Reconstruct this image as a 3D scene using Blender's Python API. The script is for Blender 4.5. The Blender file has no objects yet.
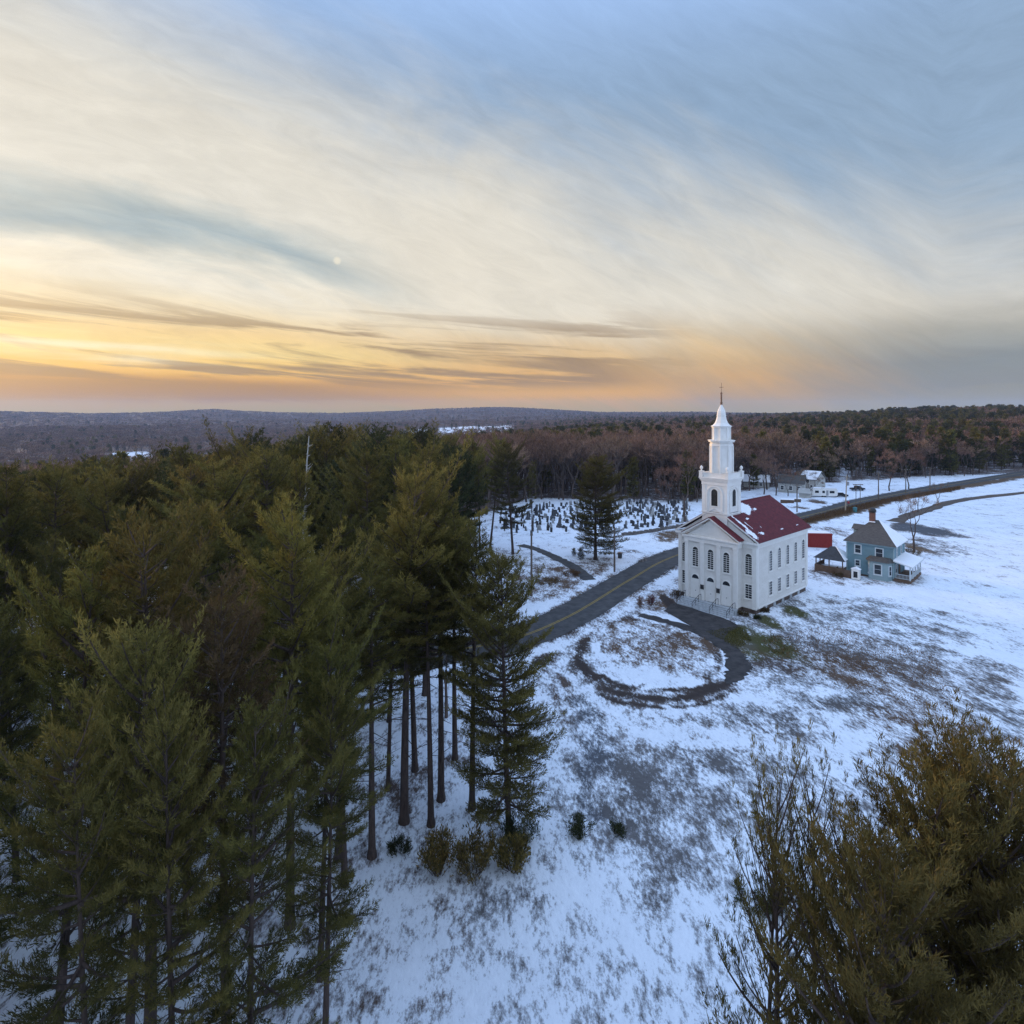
import bpy, math, random
import numpy as np
from mathutils import Vector, Matrix

random.seed(7)
rng = np.random.default_rng(7)
scene = bpy.context.scene
COL = scene.collection
R = math.radians
CAM_H = 28.8
F = 590.0
CX, HY = 512.0, 413.0

# ------------------------------------------------------------------ helpers
def lin(r, g, b):
    f = lambda c: (c / 255.0 / 12.92) if c <= 10.3 else (((c / 255.0) + 0.055) / 1.055) ** 2.4
    return (f(r), f(g), f(b), 1.0)

def sstep(a, b, x):
    t = np.clip((np.asarray(x, dtype=float) - a) / (b - a), 0, 1)
    return t * t * (3 - 2 * t)

ZM_A = [-180, -60, -35, -12, 0.8, 8.5, 17.7, 28.3, 35.4, 60, 180]
ZM_Z = [-40, -50, -50, -45, -24, -10, -1, 10, 20, 26, -40]
SK_X = [-4000, 0, 92, 150, 195, 215, 240, 280, 340, 400, 430, 500, 540, 600, 700, 760, 790, 815, 830, 900, 5000]
SK_Y = [412, 412, 414, 413, 410.8, 409.6, 411.4, 413, 413.6, 411.4, 409.6, 407.6, 409.4, 412.8, 412.6, 414, 414.2, 412.6, 414, 416, 416]
SK_A = [math.degrees(math.atan((x - CX) / F)) for x in SK_X]

def terrain(x, y):
    x = np.asarray(x, dtype=float); y = np.asarray(y, dtype=float)
    r = np.hypot(x, y); az = np.degrees(np.arctan2(x, y))
    zm = np.interp(az, ZM_A, ZM_Z)
    left = sstep(6, -14, az)
    s0 = 250 - 130 * left
    near = zm * sstep(s0, 1300 - 520 * left, r)
    near = near + 16 * left * np.exp(-((r - 2700 - 300 * np.sin(az * 0.22)) / 520.0) ** 2)
    skel = (HY - np.interp(az, SK_A, SK_Y)) / F * np.cos(np.radians(np.clip(az, -80, 80)))
    far = CAM_H + skel * 6000 - 10
    w = sstep(2300, 6000, r)
    z = near * (1 - w) + far * w
    z = z - sstep(6050, 7600, r) * 120
    lump = np.sin(x * 0.011 + 1.3) * np.sin(y * 0.0087 + 0.4) + 0.6 * np.sin(x * 0.027 + y * 0.019) + 0.4 * np.sin(x * 0.041 - y * 0.035 + 2)
    z = z + lump * 3.0 * sstep(500, 1800, r) * (1 - 0.7 * sstep(4800, 6000, r))
    return z

def at(px, py, z=None):
    """a point of the photograph carried down to the ground"""
    dx = (px - CX) / F; dz = (HY - py) / F
    Y = (CAM_H) / max(-dz, 1e-4)
    if z is not None:
        Y = (CAM_H - z) / max(-dz, 1e-4)
        return Vector((dx * Y, Y, z))
    for _ in range(12):
        zz = float(terrain(dx * Y, Y))
        Y = (CAM_H - zz) / max(-dz, 1e-4)
    return Vector((dx * Y, Y, float(terrain(dx * Y, Y))))

def tag(o, label=None, cat=None, group=None, kind=None):
    if label: o['label'] = label
    if cat: o['category'] = cat
    if group: o['group'] = group
    if kind: o['kind'] = kind
    return o

def empty(name, loc, rz=0.0):
    o = bpy.data.objects.new(name, None); COL.objects.link(o)
    o.location = loc; o.rotation_euler = (0, 0, rz)
    o.empty_display_size = 0.5
    return o

def link(name, me, parent=None):
    o = bpy.data.objects.new(name, me); COL.objects.link(o)
    if parent is not None: o.parent = parent
    return o

class MB:
    """collects shapes of ONE mesh object"""
    def __init__(s): s.v = []; s.f = []; s.m = []
    def add(s, vs, fs, mi=0):
        n = len(s.v); s.v += [tuple(v) for v in vs]
        s.f += [tuple(i + n for i in f) for f in fs]; s.m += [mi] * len(fs)
        return s
    def box(s, x0, x1, y0, y1, z0, z1, mi=0, mat=None):
        vs = [Vector(p) for p in ((x0,y0,z0),(x1,y0,z0),(x1,y1,z0),(x0,y1,z0),(x0,y0,z1),(x1,y0,z1),(x1,y1,z1),(x0,y1,z1))]
        if mat is not None: vs = [mat @ v for v in vs]
        return s.add(vs, [(0,3,2,1),(4,5,6,7),(0,1,5,4),(1,2,6,5),(2,3,7,6),(3,0,4,7)], mi)
    def extrude(s, poly, axis, a, b, mi=0, mat=None):
        """poly: 2d points in the two other axes; axis 'x','y','z'"""
        def p(u, w, t):
            return Vector({'x': (t, u, w), 'y': (u, t, w), 'z': (u, w, t)}[axis])
        n = len(poly)
        vs = [p(u, w, a) for u, w in poly] + [p(u, w, b) for u, w in poly]
        if mat is not None: vs = [mat @ v for v in vs]
        fs = [tuple(range(n - 1, -1, -1)), tuple(range(n, 2 * n))]
        fs += [(i, (i + 1) % n, n + (i + 1) % n, n + i) for i in range(n)]
        return s.add(vs, fs, mi)
    def tube(s, pts, rad, n=6, mi=0, cap=True):
        pts = [Vector(p) for p in pts]
        if not hasattr(rad, '__len__'): rad = [rad] * len(pts)
        rings = []
        base = len(s.v); vs = []
        for i, p in enumerate(pts):
            d = (pts[min(i + 1, len(pts) - 1)] - pts[max(i - 1, 0)])
            if d.length < 1e-6: d = Vector((0, 0, 1))
            d.normalize()
            u = d.orthogonal().normalized() if abs(d.z) < 0.95 else Vector((1, 0, 0))
            u = (u - d * u.dot(d)).normalized()
            w = d.cross(u)
            for k in range(n):
                a = 2 * math.pi * k / n
                vs.append(p + (u * math.cos(a) + w * math.sin(a)) * rad[i])
        fs = []
        for i in range(len(pts) - 1):
            for k in range(n):
                fs.append((i * n + k, i * n + (k + 1) % n, (i + 1) * n + (k + 1) % n, (i + 1) * n + k))
        if cap:
            fs.append(tuple(range(n - 1, -1, -1))); fs.append(tuple((len(pts) - 1) * n + k for k in range(n)))
        return s.add(vs, fs, mi)
    def lathe(s, prof, cx, cy, n=16, mi=0, rot=0.0):
        vs = []
        for (r, z) in prof:
            for k in range(n):
                a = 2 * math.pi * k / n + rot
                vs.append((cx + r * math.cos(a), cy + r * math.sin(a), z))
        fs = []
        for i in range(len(prof) - 1):
            for k in range(n):
                fs.append((i * n + k, i * n + (k + 1) % n, (i + 1) * n + (k + 1) % n, (i + 1) * n + k))
        fs.append(tuple(range(n - 1, -1, -1))); fs.append(tuple((len(prof) - 1) * n + k for k in range(n)))
        return s.add(vs, fs, mi)
    def mesh(s, name, mats, smooth=False):
        me = bpy.data.meshes.new(name)
        me.from_pydata(s.v, [], s.f)
        if not isinstance(mats, (list, tuple)): mats = [mats]
        for m in mats: me.materials.append(m)
        me.polygons.foreach_set('material_index', s.m)
        if smooth: me.polygons.foreach_set('use_smooth', [True] * len(s.f))
        me.update()
        return me
    def build(s, name, mats, parent=None, smooth=False):
        return link(name, s.mesh(name, mats, smooth), parent)

# ------------------------------------------------------------------ materials
def mat_new(name):
    m = bpy.data.materials.new(name); m.use_nodes = True
    nt = m.node_tree
    return m, nt, nt.nodes['Principled BSDF']

def N(nt, t, **kw):
    n = nt.nodes.new(t)
    for k, v in kw.items():
        if k in ('operation', 'blend_type', 'data_type', 'attribute_name', 'noise_dimensions', 'sky_type', 'interpolation_type', 'clamp', 'wave_type', 'bands_direction', 'attribute_type', 'use_clamp'):
            setattr(n, k, v)
        else:
            n.inputs[k].default_value = v
    return n

def noise_mat(name, c1, c2, scale=1.5, rough=0.85, detail=5, stretch=(1, 1, 1), bump=0.0, bscale=None, spec=0.25, objrand=0.0):
    m, nt, b = mat_new(name); L = nt.links.new
    tc = N(nt, 'ShaderNodeTexCoord'); mp = N(nt, 'ShaderNodeMapping', Scale=stretch)
    L(tc.outputs['Object'], mp.inputs['Vector'])
    no = N(nt, 'ShaderNodeTexNoise', Scale=scale, Detail=detail, Roughness=0.65)
    L(mp.outputs[0], no.inputs['Vector'])
    cr = nt.nodes.new('ShaderNodeValToRGB')
    cr.color_ramp.elements[0].position = 0.3; cr.color_ramp.elements[1].position = 0.7
    cr.color_ramp.elements[0].color = (*c1[:3], 1); cr.color_ramp.elements[1].color = (*c2[:3], 1)
    L(no.outputs['Fac'], cr.inputs['Fac'])
    out = cr.outputs['Color']
    if objrand:
        oi = N(nt, 'ShaderNodeObjectInfo')
        mr = N(nt, 'ShaderNodeMapRange'); mr.inputs['To Min'].default_value = 1 - objrand; mr.inputs['To Max'].default_value = 1 + objrand
        L(oi.outputs['Random'], mr.inputs['Value'])
        hs = N(nt, 'ShaderNodeHueSaturation'); L(mr.outputs[0], hs.inputs['Value']); L(out, hs.inputs['Color'])
        out = hs.outputs['Color']
    L(out, b.inputs['Base Color'])
    b.inputs['Roughness'].default_value = rough; b.inputs['Specular IOR Level'].default_value = spec
    if bump:
        nb = N(nt, 'ShaderNodeTexNoise', Scale=bscale or scale * 3, Detail=4); L(mp.outputs[0], nb.inputs['Vector'])
        bp = N(nt, 'ShaderNodeBump', Strength=bump, Distance=0.05); L(nb.outputs['Fac'], bp.inputs['Height'])
        L(bp.outputs['Normal'], b.inputs['Normal'])
    return m

def siding_mat(name, c1, c2, board=0.14, strength=0.5):
    """painted clapboards: horizontal laps as bump, weathered paint"""
    m = noise_mat(name, c1, c2, scale=0.6, rough=0.7, stretch=(1, 1, 2.2))
    nt = m.node_tree; L = nt.links.new; b = nt.nodes['Principled BSDF']
    tc = N(nt, 'ShaderNodeTexCoord'); sx = N(nt, 'ShaderNodeSeparateXYZ'); L(tc.outputs['Object'], sx.inputs[0])
    d = N(nt, 'ShaderNodeMath', operation='DIVIDE'); d.inputs[1].default_value = board; L(sx.outputs['Z'], d.inputs[0])
    fr = N(nt, 'ShaderNodeMath', operation='FRACT'); L(d.outputs[0], fr.inputs[0])
    bp = N(nt, 'ShaderNodeBump', Strength=strength, Distance=0.03); bp.invert = True
    L(fr.outputs[0], bp.inputs['Height']); L(bp.outputs['Normal'], b.inputs['Normal'])
    return m

M = {}
M['white_siding'] = siding_mat('white_siding', (0.66, 0.63, 0.575), (0.76, 0.735, 0.685), board=0.16, strength=0.8)
M['white_trim'] = noise_mat('white_trim', (0.75, 0.725, 0.67), (0.83, 0.81, 0.765), scale=1.2, rough=0.6)
M['red_roof'] = noise_mat('red_roof', (0.07, 0.008, 0.012), (0.145, 0.018, 0.023), scale=1.6, rough=0.65, stretch=(1.5, 1, 1), bump=0.5, bscale=7)
M['snow_cap'] = noise_mat('snow_cap', (0.80, 0.81, 0.83), (0.88, 0.88, 0.89), scale=1.5, rough=0.8, bump=0.3)
M['dark_glass'] = noise_mat('dark_glass', (0.012, 0.016, 0.02), (0.03, 0.036, 0.045), scale=0.8, rough=0.12, spec=0.5)
M['louver_dark'] = noise_mat('louver_dark', (0.02, 0.022, 0.022), (0.04, 0.042, 0.042), scale=3, rough=0.6)
M['stone_foundation'] = noise_mat('stone_foundation', (0.05, 0.035, 0.028), (0.16, 0.12, 0.10), scale=1.6, rough=0.9, bump=0.6)
M['step_stone'] = noise_mat('step_stone', (0.32, 0.34, 0.35), (0.46, 0.48, 0.49), scale=2, rough=0.85)
M['black_iron'] = noise_mat('black_iron', (0.02, 0.02, 0.022), (0.05, 0.045, 0.045), scale=4, rough=0.5)
M['rust_iron'] = noise_mat('rust_iron', (0.16, 0.09, 0.06), (0.28, 0.16, 0.10), scale=3, rough=0.6)
M['teal_siding'] = siding_mat('teal_siding', (0.13, 0.22, 0.25), (0.175, 0.275, 0.305), board=0.2, strength=0.7)
M['pale_teal'] = siding_mat('pale_teal', (0.24, 0.33, 0.35), (0.30, 0.39, 0.40), board=0.2, strength=0.6)
M['grey_shingle'] = noise_mat('grey_shingle', (0.065, 0.06, 0.056), (0.12, 0.11, 0.10), scale=2.5, rough=0.9, stretch=(1, 1, 3), bump=0.4)
M['brick'] = noise_mat('brick', (0.13, 0.06, 0.045), (0.22, 0.11, 0.08), scale=5, rough=0.9, bump=0.4)
M['red_boards'] = noise_mat('red_boards', (0.19, 0.02, 0.018), (0.29, 0.036, 0.028), scale=2, rough=0.75, stretch=(4, 4, 0.6))
M['brown_boards'] = noise_mat('brown_boards', (0.10, 0.065, 0.045), (0.19, 0.12, 0.08), scale=2, rough=0.85, stretch=(1, 1, 4))
M['pole_wood'] = noise_mat('pole_wood', (0.11, 0.085, 0.07), (0.20, 0.16, 0.13), scale=3, rough=0.9, stretch=(4, 4, 0.4))
M['lit_pole'] = noise_mat('lit_pole', (0.34, 0.27, 0.2), (0.48, 0.38, 0.28), scale=3, rough=0.9, stretch=(4, 4, 0.4))  # pole wood with orange light painted into its colour
M['grey_metal'] = noise_mat('grey_metal', (0.24, 0.25, 0.26), (0.34, 0.35, 0.36), scale=3, rough=0.5)
M['grey_siding'] = siding_mat('grey_siding', (0.36, 0.35, 0.32), (0.48, 0.47, 0.43), board=0.25)
M['tyre'] = noise_mat('tyre', (0.012, 0.012, 0.012), (0.03, 0.03, 0.03), scale=8, rough=0.9)
M['car_black'] = noise_mat('car_black', (0.012, 0.013, 0.016), (0.022, 0.023, 0.027), scale=1, rough=0.25, spec=0.5)
M['car_maroon'] = noise_mat('car_maroon', (0.05, 0.015, 0.018), (0.07, 0.022, 0.024), scale=1, rough=0.3, spec=0.5)
M['teal_paint'] = noise_mat('teal_paint', (0.06, 0.20, 0.22), (0.09, 0.26, 0.28), scale=3, rough=0.5)
M['red_paint'] = noise_mat('red_paint', (0.35, 0.04, 0.05), (0.45, 0.07, 0.08), scale=3, rough=0.5)
M['stone_dark'] = noise_mat('stone_dark', (0.035, 0.037, 0.042), (0.10, 0.10, 0.105), scale=2.5, rough=0.8, objrand=0.5)
M['stone_pale'] = noise_mat('stone_pale', (0.22, 0.22, 0.215), (0.36, 0.36, 0.35), scale=2.5, rough=0.85, objrand=0.4)
M['field_stone'] = noise_mat('field_stone', (0.07, 0.06, 0.055), (0.2, 0.18, 0.165), scale=1.8, rough=0.95, bump=0.8, bscale=3)
M['pine_bark'] = noise_mat('pine_bark', (0.042, 0.03, 0.026), (0.105, 0.075, 0.062), scale=4, rough=0.95, stretch=(2, 2, 0.5), bump=0.6)
M['bare_bark'] = noise_mat('bare_bark', (0.065, 0.048, 0.040), (0.135, 0.10, 0.084), scale=3, rough=0.95, stretch=(2, 2, 0.5), objrand=0.25)
M['pale_bark'] = noise_mat('pale_bark', (0.36, 0.33, 0.3), (0.5, 0.47, 0.43), scale=3, rough=0.9, stretch=(2, 2, 0.5))
M['asphalt'] = noise_mat('asphalt', (0.036, 0.036, 0.037), (0.098, 0.095, 0.092), scale=0.7, rough=0.9, detail=8, bump=0.15, bscale=30)
M['dark_asphalt'] = noise_mat('dark_asphalt', (0.02, 0.019, 0.019), (0.075, 0.066, 0.062), scale=0.9, rough=0.9, detail=8, bump=0.2, bscale=20)
M['yellow_line'] = noise_mat('yellow_line', (0.24, 0.16, 0.035), (0.42, 0.28, 0.05), scale=1.2, rough=0.8, detail=8)
M['white_line'] = noise_mat('white_line', (0.16, 0.16, 0.16), (0.42, 0.42, 0.42), scale=0.9, rough=0.8, detail=8)

def foliage_mat(name, c1, c2, trans=0.25, objrand=0.25):
    m, nt, b = mat_new(name); L = nt.links.new
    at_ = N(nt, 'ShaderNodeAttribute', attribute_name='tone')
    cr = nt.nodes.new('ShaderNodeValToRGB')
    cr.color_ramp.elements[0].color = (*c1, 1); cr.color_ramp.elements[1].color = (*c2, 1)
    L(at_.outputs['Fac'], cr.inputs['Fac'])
    oi = N(nt, 'ShaderNodeObjectInfo')
    mr = N(nt, 'ShaderNodeMapRange'); mr.inputs['To Min'].default_value = 1 - objrand; mr.inputs['To Max'].default_value = 1 + objrand
    L(oi.outputs['Random'], mr.inputs['Value'])
    hs = N(nt, 'ShaderNodeHueSaturation'); L(mr.outputs[0], hs.inputs['Value']); L(cr.outputs[0], hs.inputs['Color'])
    mh = N(nt, 'ShaderNodeMath', operation='MULTIPLY'); mh.inputs[1].default_value = 7.31
    fr = N(nt, 'ShaderNodeMath', operation='FRACT'); L(oi.outputs['Random'], mh.inputs[0]); L(mh.outputs[0], fr.inputs[0])
    mr2 = N(nt, 'ShaderNodeMapRange'); mr2.inputs['To Min'].default_value = 0.485; mr2.inputs['To Max'].default_value = 0.51
    L(fr.outputs[0], mr2.inputs['Value']); L(mr2.outputs[0], hs.inputs['Hue'])
    L(hs.outputs[0], b.inputs['Base Color'])
    b.inputs['Roughness'].default_value = 0.75; b.inputs['Specular IOR Level'].default_value = 0.15
    if trans:
        out = nt.nodes['Material Output']
        tr = N(nt, 'ShaderNodeBsdfTranslucent'); L(hs.outputs[0], tr.inputs['Color'])
        mx = N(nt, 'ShaderNodeMixShader', Fac=trans)
        L(b.outputs[0], mx.inputs[1]); L(tr.outputs[0], mx.inputs[2]); L(mx.outputs[0], out.inputs['Surface'])
    return m

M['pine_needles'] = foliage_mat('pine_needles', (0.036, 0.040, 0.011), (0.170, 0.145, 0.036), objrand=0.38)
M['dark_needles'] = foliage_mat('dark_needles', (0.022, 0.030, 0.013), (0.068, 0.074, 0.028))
M['sunlit_needles'] = foliage_mat('sunlit_needles', (0.06, 0.054, 0.014), (0.21, 0.165, 0.04))  # pine needles with the warm sunlit glow painted into their colour
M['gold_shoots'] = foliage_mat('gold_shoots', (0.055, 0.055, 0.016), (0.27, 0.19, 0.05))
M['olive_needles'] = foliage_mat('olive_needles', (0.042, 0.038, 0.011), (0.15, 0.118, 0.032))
M['brown_leaves'] = foliage_mat('brown_leaves', (0.055, 0.038, 0.017), (0.15, 0.10, 0.045))
M['twig_brown'] = foliage_mat('twig_brown', (0.105, 0.064, 0.043), (0.28, 0.172, 0.115), trans=0.0, objrand=0.35)
M['twig_red'] = foliage_mat('twig_red', (0.08, 0.03, 0.032), (0.16, 0.07, 0.06), trans=0.0)
M['dry_grass'] = foliage_mat('dry_grass', (0.09, 0.055, 0.025), (0.22, 0.14, 0.065), trans=0.2, objrand=0.2)

# ------------------------------------------------------------------ foliage meshes
def unit(v):
    return v / np.maximum(np.linalg.norm(v, axis=-1, keepdims=True), 1e-9)

def blade_mesh(name, P, D, LEN, WID, tone, mats, extra=None, rs=None):
    """n small diamond blades: base, two shoulders, tip.  extra: an MB whose faces take material 0"""
    rs = rs or np.random.default_rng(1)
    n = len(P)
    D = unit(D)
    S = unit(np.cross(D, unit(rs.normal(size=(n, 3)))))
    LEN = np.asarray(LEN)[:, None]; WID = np.asarray(WID)[:, None]
    mid = P + D * LEN * 0.45
    V = np.stack([P, mid + S * WID * 0.5, P + D * LEN, mid - S * WID * 0.5], axis=1).reshape(-1, 3)
    ev, ef = ([], []) if extra is None else (extra.v, extra.f)
    ne = len(ev)
    allv = np.concatenate([np.array(ev, dtype=np.float32).reshape(-1, 3), V.astype(np.float32)])
    me = bpy.data.meshes.new(name)
    eloops = [i for f in ef for i in f]
    nl = len(eloops) + 4 * n
    me.vertices.add(len(allv)); me.vertices.foreach_set('co', allv.ravel())
    me.loops.add(nl)
    me.loops.foreach_set('vertex_index', np.concatenate([np.array(eloops, dtype=np.int32), np.arange(4 * n, dtype=np.int32) + ne]))
    sizes = np.concatenate([np.array([len(f) for f in ef], dtype=np.int32), np.full(n, 4, dtype=np.int32)])
    starts = np.concatenate([[0], np.cumsum(sizes)[:-1]]).astype(np.int32)
    me.polygons.add(len(sizes)); me.polygons.foreach_set('loop_start', starts)
    if not isinstance(mats, (list, tuple)): mats = [mats]
    for m in mats: me.materials.append(m)
    mi = np.concatenate([np.zeros(len(ef), dtype=np.int32), np.full(n, len(mats) - 1, dtype=np.int32)])
    me.polygons.foreach_set('material_index', mi)
    a = me.attributes.new('tone', 'FLOAT', 'POINT')
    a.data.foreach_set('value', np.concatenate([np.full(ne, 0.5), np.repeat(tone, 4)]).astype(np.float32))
    me.update(calc_edges=True); me.validate()
    return me

def pine_proto(name, seed, h=22.0, cb=0.35, rad=3.6, detail=1.0, mat='pine_needles', upright=0.0, dense=1.0, blade=1.0, single=False, lean=0.0, whorl=1.08, prof=0.5, droop=0.0, nbl=0, tip=0.22, tup=0.34, spread=0.46, gap=0.16):
    """white pine: whorls of level boughs carrying upswept plumes of needles.  Returns (trunk mesh, crown mesh)"""
    rs = np.random.default_rng(seed)
    tr = MB()
    bx, by = rs.uniform(-0.25, 0.25, 2)
    def axis(z):
        t = z / h
        return np.array([bx * math.sin(t * 3) + lean * t * t * h, by * math.sin(t * 2.2), z])
    zs = [-0.6, 0.0, 0.5] + list(np.linspace(1.5, h, 9))
    r0 = 0.0125 * h
    rr = [r0 * (1.45 if z <= 0 else 1.12 if z < 1 else (1 - z / h) ** 0.85 + 0.05) for z in zs]
    tr.tube([axis(z) for z in zs], rr, n=8 if detail > 0.5 else 5)
    # dead stubs under the crown
    for _ in range(int(16 * detail)):
        z = rs.uniform(min(0.15, cb), cb + 0.08) * h; a = rs.uniform(0, 6.28); l = rs.uniform(0.4, 2.4)
        p = axis(z); q = p + np.array([math.cos(a) * l, math.sin(a) * l, rs.uniform(-0.2, 0.25)])
        tr.tube([p, q], [0.035, 0.012], n=3)
    P, D, T, LN, WD = [], [], [], [], []
    z = cb * h
    lop = rs.uniform(0, 6.28)
    while z < h - 0.25:
        t = (z - cb * h) / (h - cb * h)
        nb = rs.integers(5, 7) if t < 0.85 else 4
        a0 = rs.uniform(0, 6.28)
        for k in range(nb):
            if rs.random() < gap * (1.3 - t): continue
            a = a0 + 6.283 * k / nb + rs.uniform(-0.35, 0.35)
            Lb = rad * (1 - t) ** prof * min(1.0, 0.55 + 1.5 * t) * rs.uniform(0.45, 1.22) * (1 + 0.25 * math.cos(a - lop)) + 0.25
            up = (-0.10 + 0.75 * t ** 1.5 + upright + rs.uniform(-0.12, 0.12) - droop * (1 - t))
            if rs.random() < 0.13 and 0.35 < t < 0.93: Lb *= 1.2; up += 0.45
            dirh = np.array([math.cos(a), math.sin(a), 0.0]); side = np.array([-math.sin(a), math.cos(a), 0.0])
            p0 = axis(z + rs.uniform(-0.3, 0.3))
            ns = 6
            bend = rs.uniform(-0.25, 0.25)
            pts = []
            for i in range(ns + 1):
                s = i / ns
                pts.append(p0 + dirh * (Lb * s * (1 - 0.12 * s)) + side * (bend * Lb * s * s * 0.6) + np.array([0, 0, Lb * (up * s + (0.22 + 0.25 * upright) * s * s)]))
            if Lb > 0.8:
                tr.tube(pts[:-1], [0.012 + 0.016 * Lb * (1 - i / ns) for i in range(ns)], n=4 if detail > 0.5 else 3, cap=False)
            pts = np.array(pts)
            step = 0.27 / detail
            m = max(4, int(Lb * 0.78 / step))
            for j in range(m + 1):
                s = 0.22 + 0.78 * j / m if Lb > 1.0 else j / m
                f = s * ns; i = min(int(f), ns - 1)
                pb = pts[i] + (pts[i + 1] - pts[i]) * (f - i)
                tang = unit(pts[i + 1] - pts[i])
                if s < tip and rs.random() > 0.12: continue
                for sg in ((-1, 1) if j < m else (0,)):
                    if sg and rs.random() > 0.92 * dense: continue
                    lb = (0.42 + 0.40 * min(Lb, 4.0) * (1 - s)) * rs.uniform(0.55, 1.2) * (0.75 if sg == 0 else 1)
                    bd = unit(tang * rs.uniform(0.55, 1.0) + side * sg * rs.uniform(0.5, 1.0) + np.array([0, 0, rs.uniform(-0.05, 0.35) + upright * 0.5]))
                    nt_ = max(1, int(round(lb / (0.21 / detail ** 0.5))))
                    tone = np.clip(rs.normal(0.18, 0.16) + 0.42 * s + 0.22 * t, 0, 1)  # tips lighter as new growth; rise with height paints in sunlit tops
                    for q in range(nt_):
                        pt = pb + bd * lb * ((q + 0.7) / nt_)
                        P.append(pt); D.append(bd + np.array([0, 0, tup + upright * 0.4])); T.append(tone)
        z += whorl * rs.uniform(0.75, 1.2) * (1 - 0.35 * t)
    # leader plume
    for q in range(6):
        P.append(axis(h - 0.1 * q)); D.append(np.array([0, 0, 1.0])); T.append(0.8)
    P = np.array(P); D = unit(np.array(D)); T = np.array(T)
    nb = nbl or max(2, int(round(8 * (detail ** 0.5))))
    if detail >= 1: print(name, 'tufts', len(P))
    n = len(P)
    PP = np.repeat(P, nb, axis=0) + rs.normal(size=(n * nb, 3)) * 0.045
    DD = np.repeat(D, nb, axis=0) + rs.normal(size=(n * nb, 3)) * spread
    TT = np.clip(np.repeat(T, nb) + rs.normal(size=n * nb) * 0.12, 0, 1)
    LL = rs.uniform(0.20, 0.36, n * nb) * blade; WW = rs.uniform(0.032, 0.055, n * nb) * blade ** 1.3
    if single:
        me = blade_mesh(name, PP, DD, LL, WW, TT, [M['pine_bark'], M[mat]], extra=tr, rs=rs)
        return me, None
    crown = blade_mesh(name + '_crown', PP, DD, LL, WW, TT, [M[mat]], rs=rs)
    return tr.mesh(name + '_trunk', M['pine_bark'], smooth=True), crown

def bare_proto(name, seed, h=16.0, spread=0.42, levels=5, twigs=6, twig_w=0.035, wood='bare_bark', twigm='twig_brown', single=False, fork=0.3, leafy=False, leafn=0, nch=(2, 4)):
    """leafless broadleaf tree grown by forking"""
    rs = np.random.default_rng(seed)
    wb = MB(); P, D, T, LN, WD = [], [], [], [], []
    tips = []
    def grow(p, d, L, r, lev):
        q = p + d * L * 0.5 + rs.normal(size=3) * L * 0.05
        e = p + d * L + rs.normal(size=3) * L * 0.08
        wb.tube([p, q, e], [r, r * 0.82, r * 0.62], n=7 if lev == 0 else 4 if lev < 3 else 3, cap=False)
        if lev >= levels:
            tips.append((e, d, L)); return
        k = rs.integers(nch[0], nch[1] + (1 if lev < 2 else 0))
        a0 = rs.uniform(0, 6.28)
        for i in range(k):
            a = a0 + 6.283 * i / k + rs.uniform(-0.5, 0.5)
            o = np.array([math.cos(a), math.sin(a), 0])
            o = o - d * o.dot(d); o = o / (np.linalg.norm(o) + 1e-6)
            ang = rs.uniform(0.35, 0.75) if i or lev == 0 else rs.uniform(0.05, 0.3)
            nd = d * math.cos(ang) + o * math.sin(ang) * (spread / 0.42) + np.array([0, 0, 0.14])
            nd = nd / np.linalg.norm(nd)
            grow(e, nd, L * rs.uniform(0.62, 0.85), r * rs.uniform(0.5, 0.66), lev + 1)
    grow(np.array([0, 0, -0.4]), unit(np.array([rs.normal() * 0.04, rs.normal() * 0.04, 1.0])), h * fork, 0.016 * h, 0)
    for (e, d, L) in tips:
        for _ in range(twigs):
            s = rs.uniform(-0.9, 0.1)
            P.append(e + d * L * s); D.append(d + rs.normal(size=3) * 0.55 + np.array([0, 0, 0.25]))
            LN.append(rs.uniform(0.6, 1.5)); WD.append(twig_w * rs.uniform(0.6, 1.3)); T.append(rs.uniform(0, 1))
        for _ in range(leafn):
            P.append(e + d * L * rs.uniform(-1, 0.5) + rs.normal(size=3) * 0.22); D.append(rs.normal(size=3))
            LN.append(rs.uniform(0.10, 0.2)); WD.append(rs.uniform(0.06, 0.11)); T.append(rs.uniform(0, 1))
    P = np.array(P); top = max(P[:, 2].max(), 1)
    sc = h / top
    P = P * sc; wb.v = [tuple(np.array(v) * sc) for v in wb.v]
    if single:
        return blade_mesh(name, P, np.array(D), LN, WD, np.array(T), [M[wood], M[twigm]], extra=wb, rs=rs), None
    return wb.mesh(name + '_trunk', M[wood], smooth=True), blade_mesh(name + '_crown', P, np.array(D), LN, WD, np.array(T), [M[twigm]], rs=rs)

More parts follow.
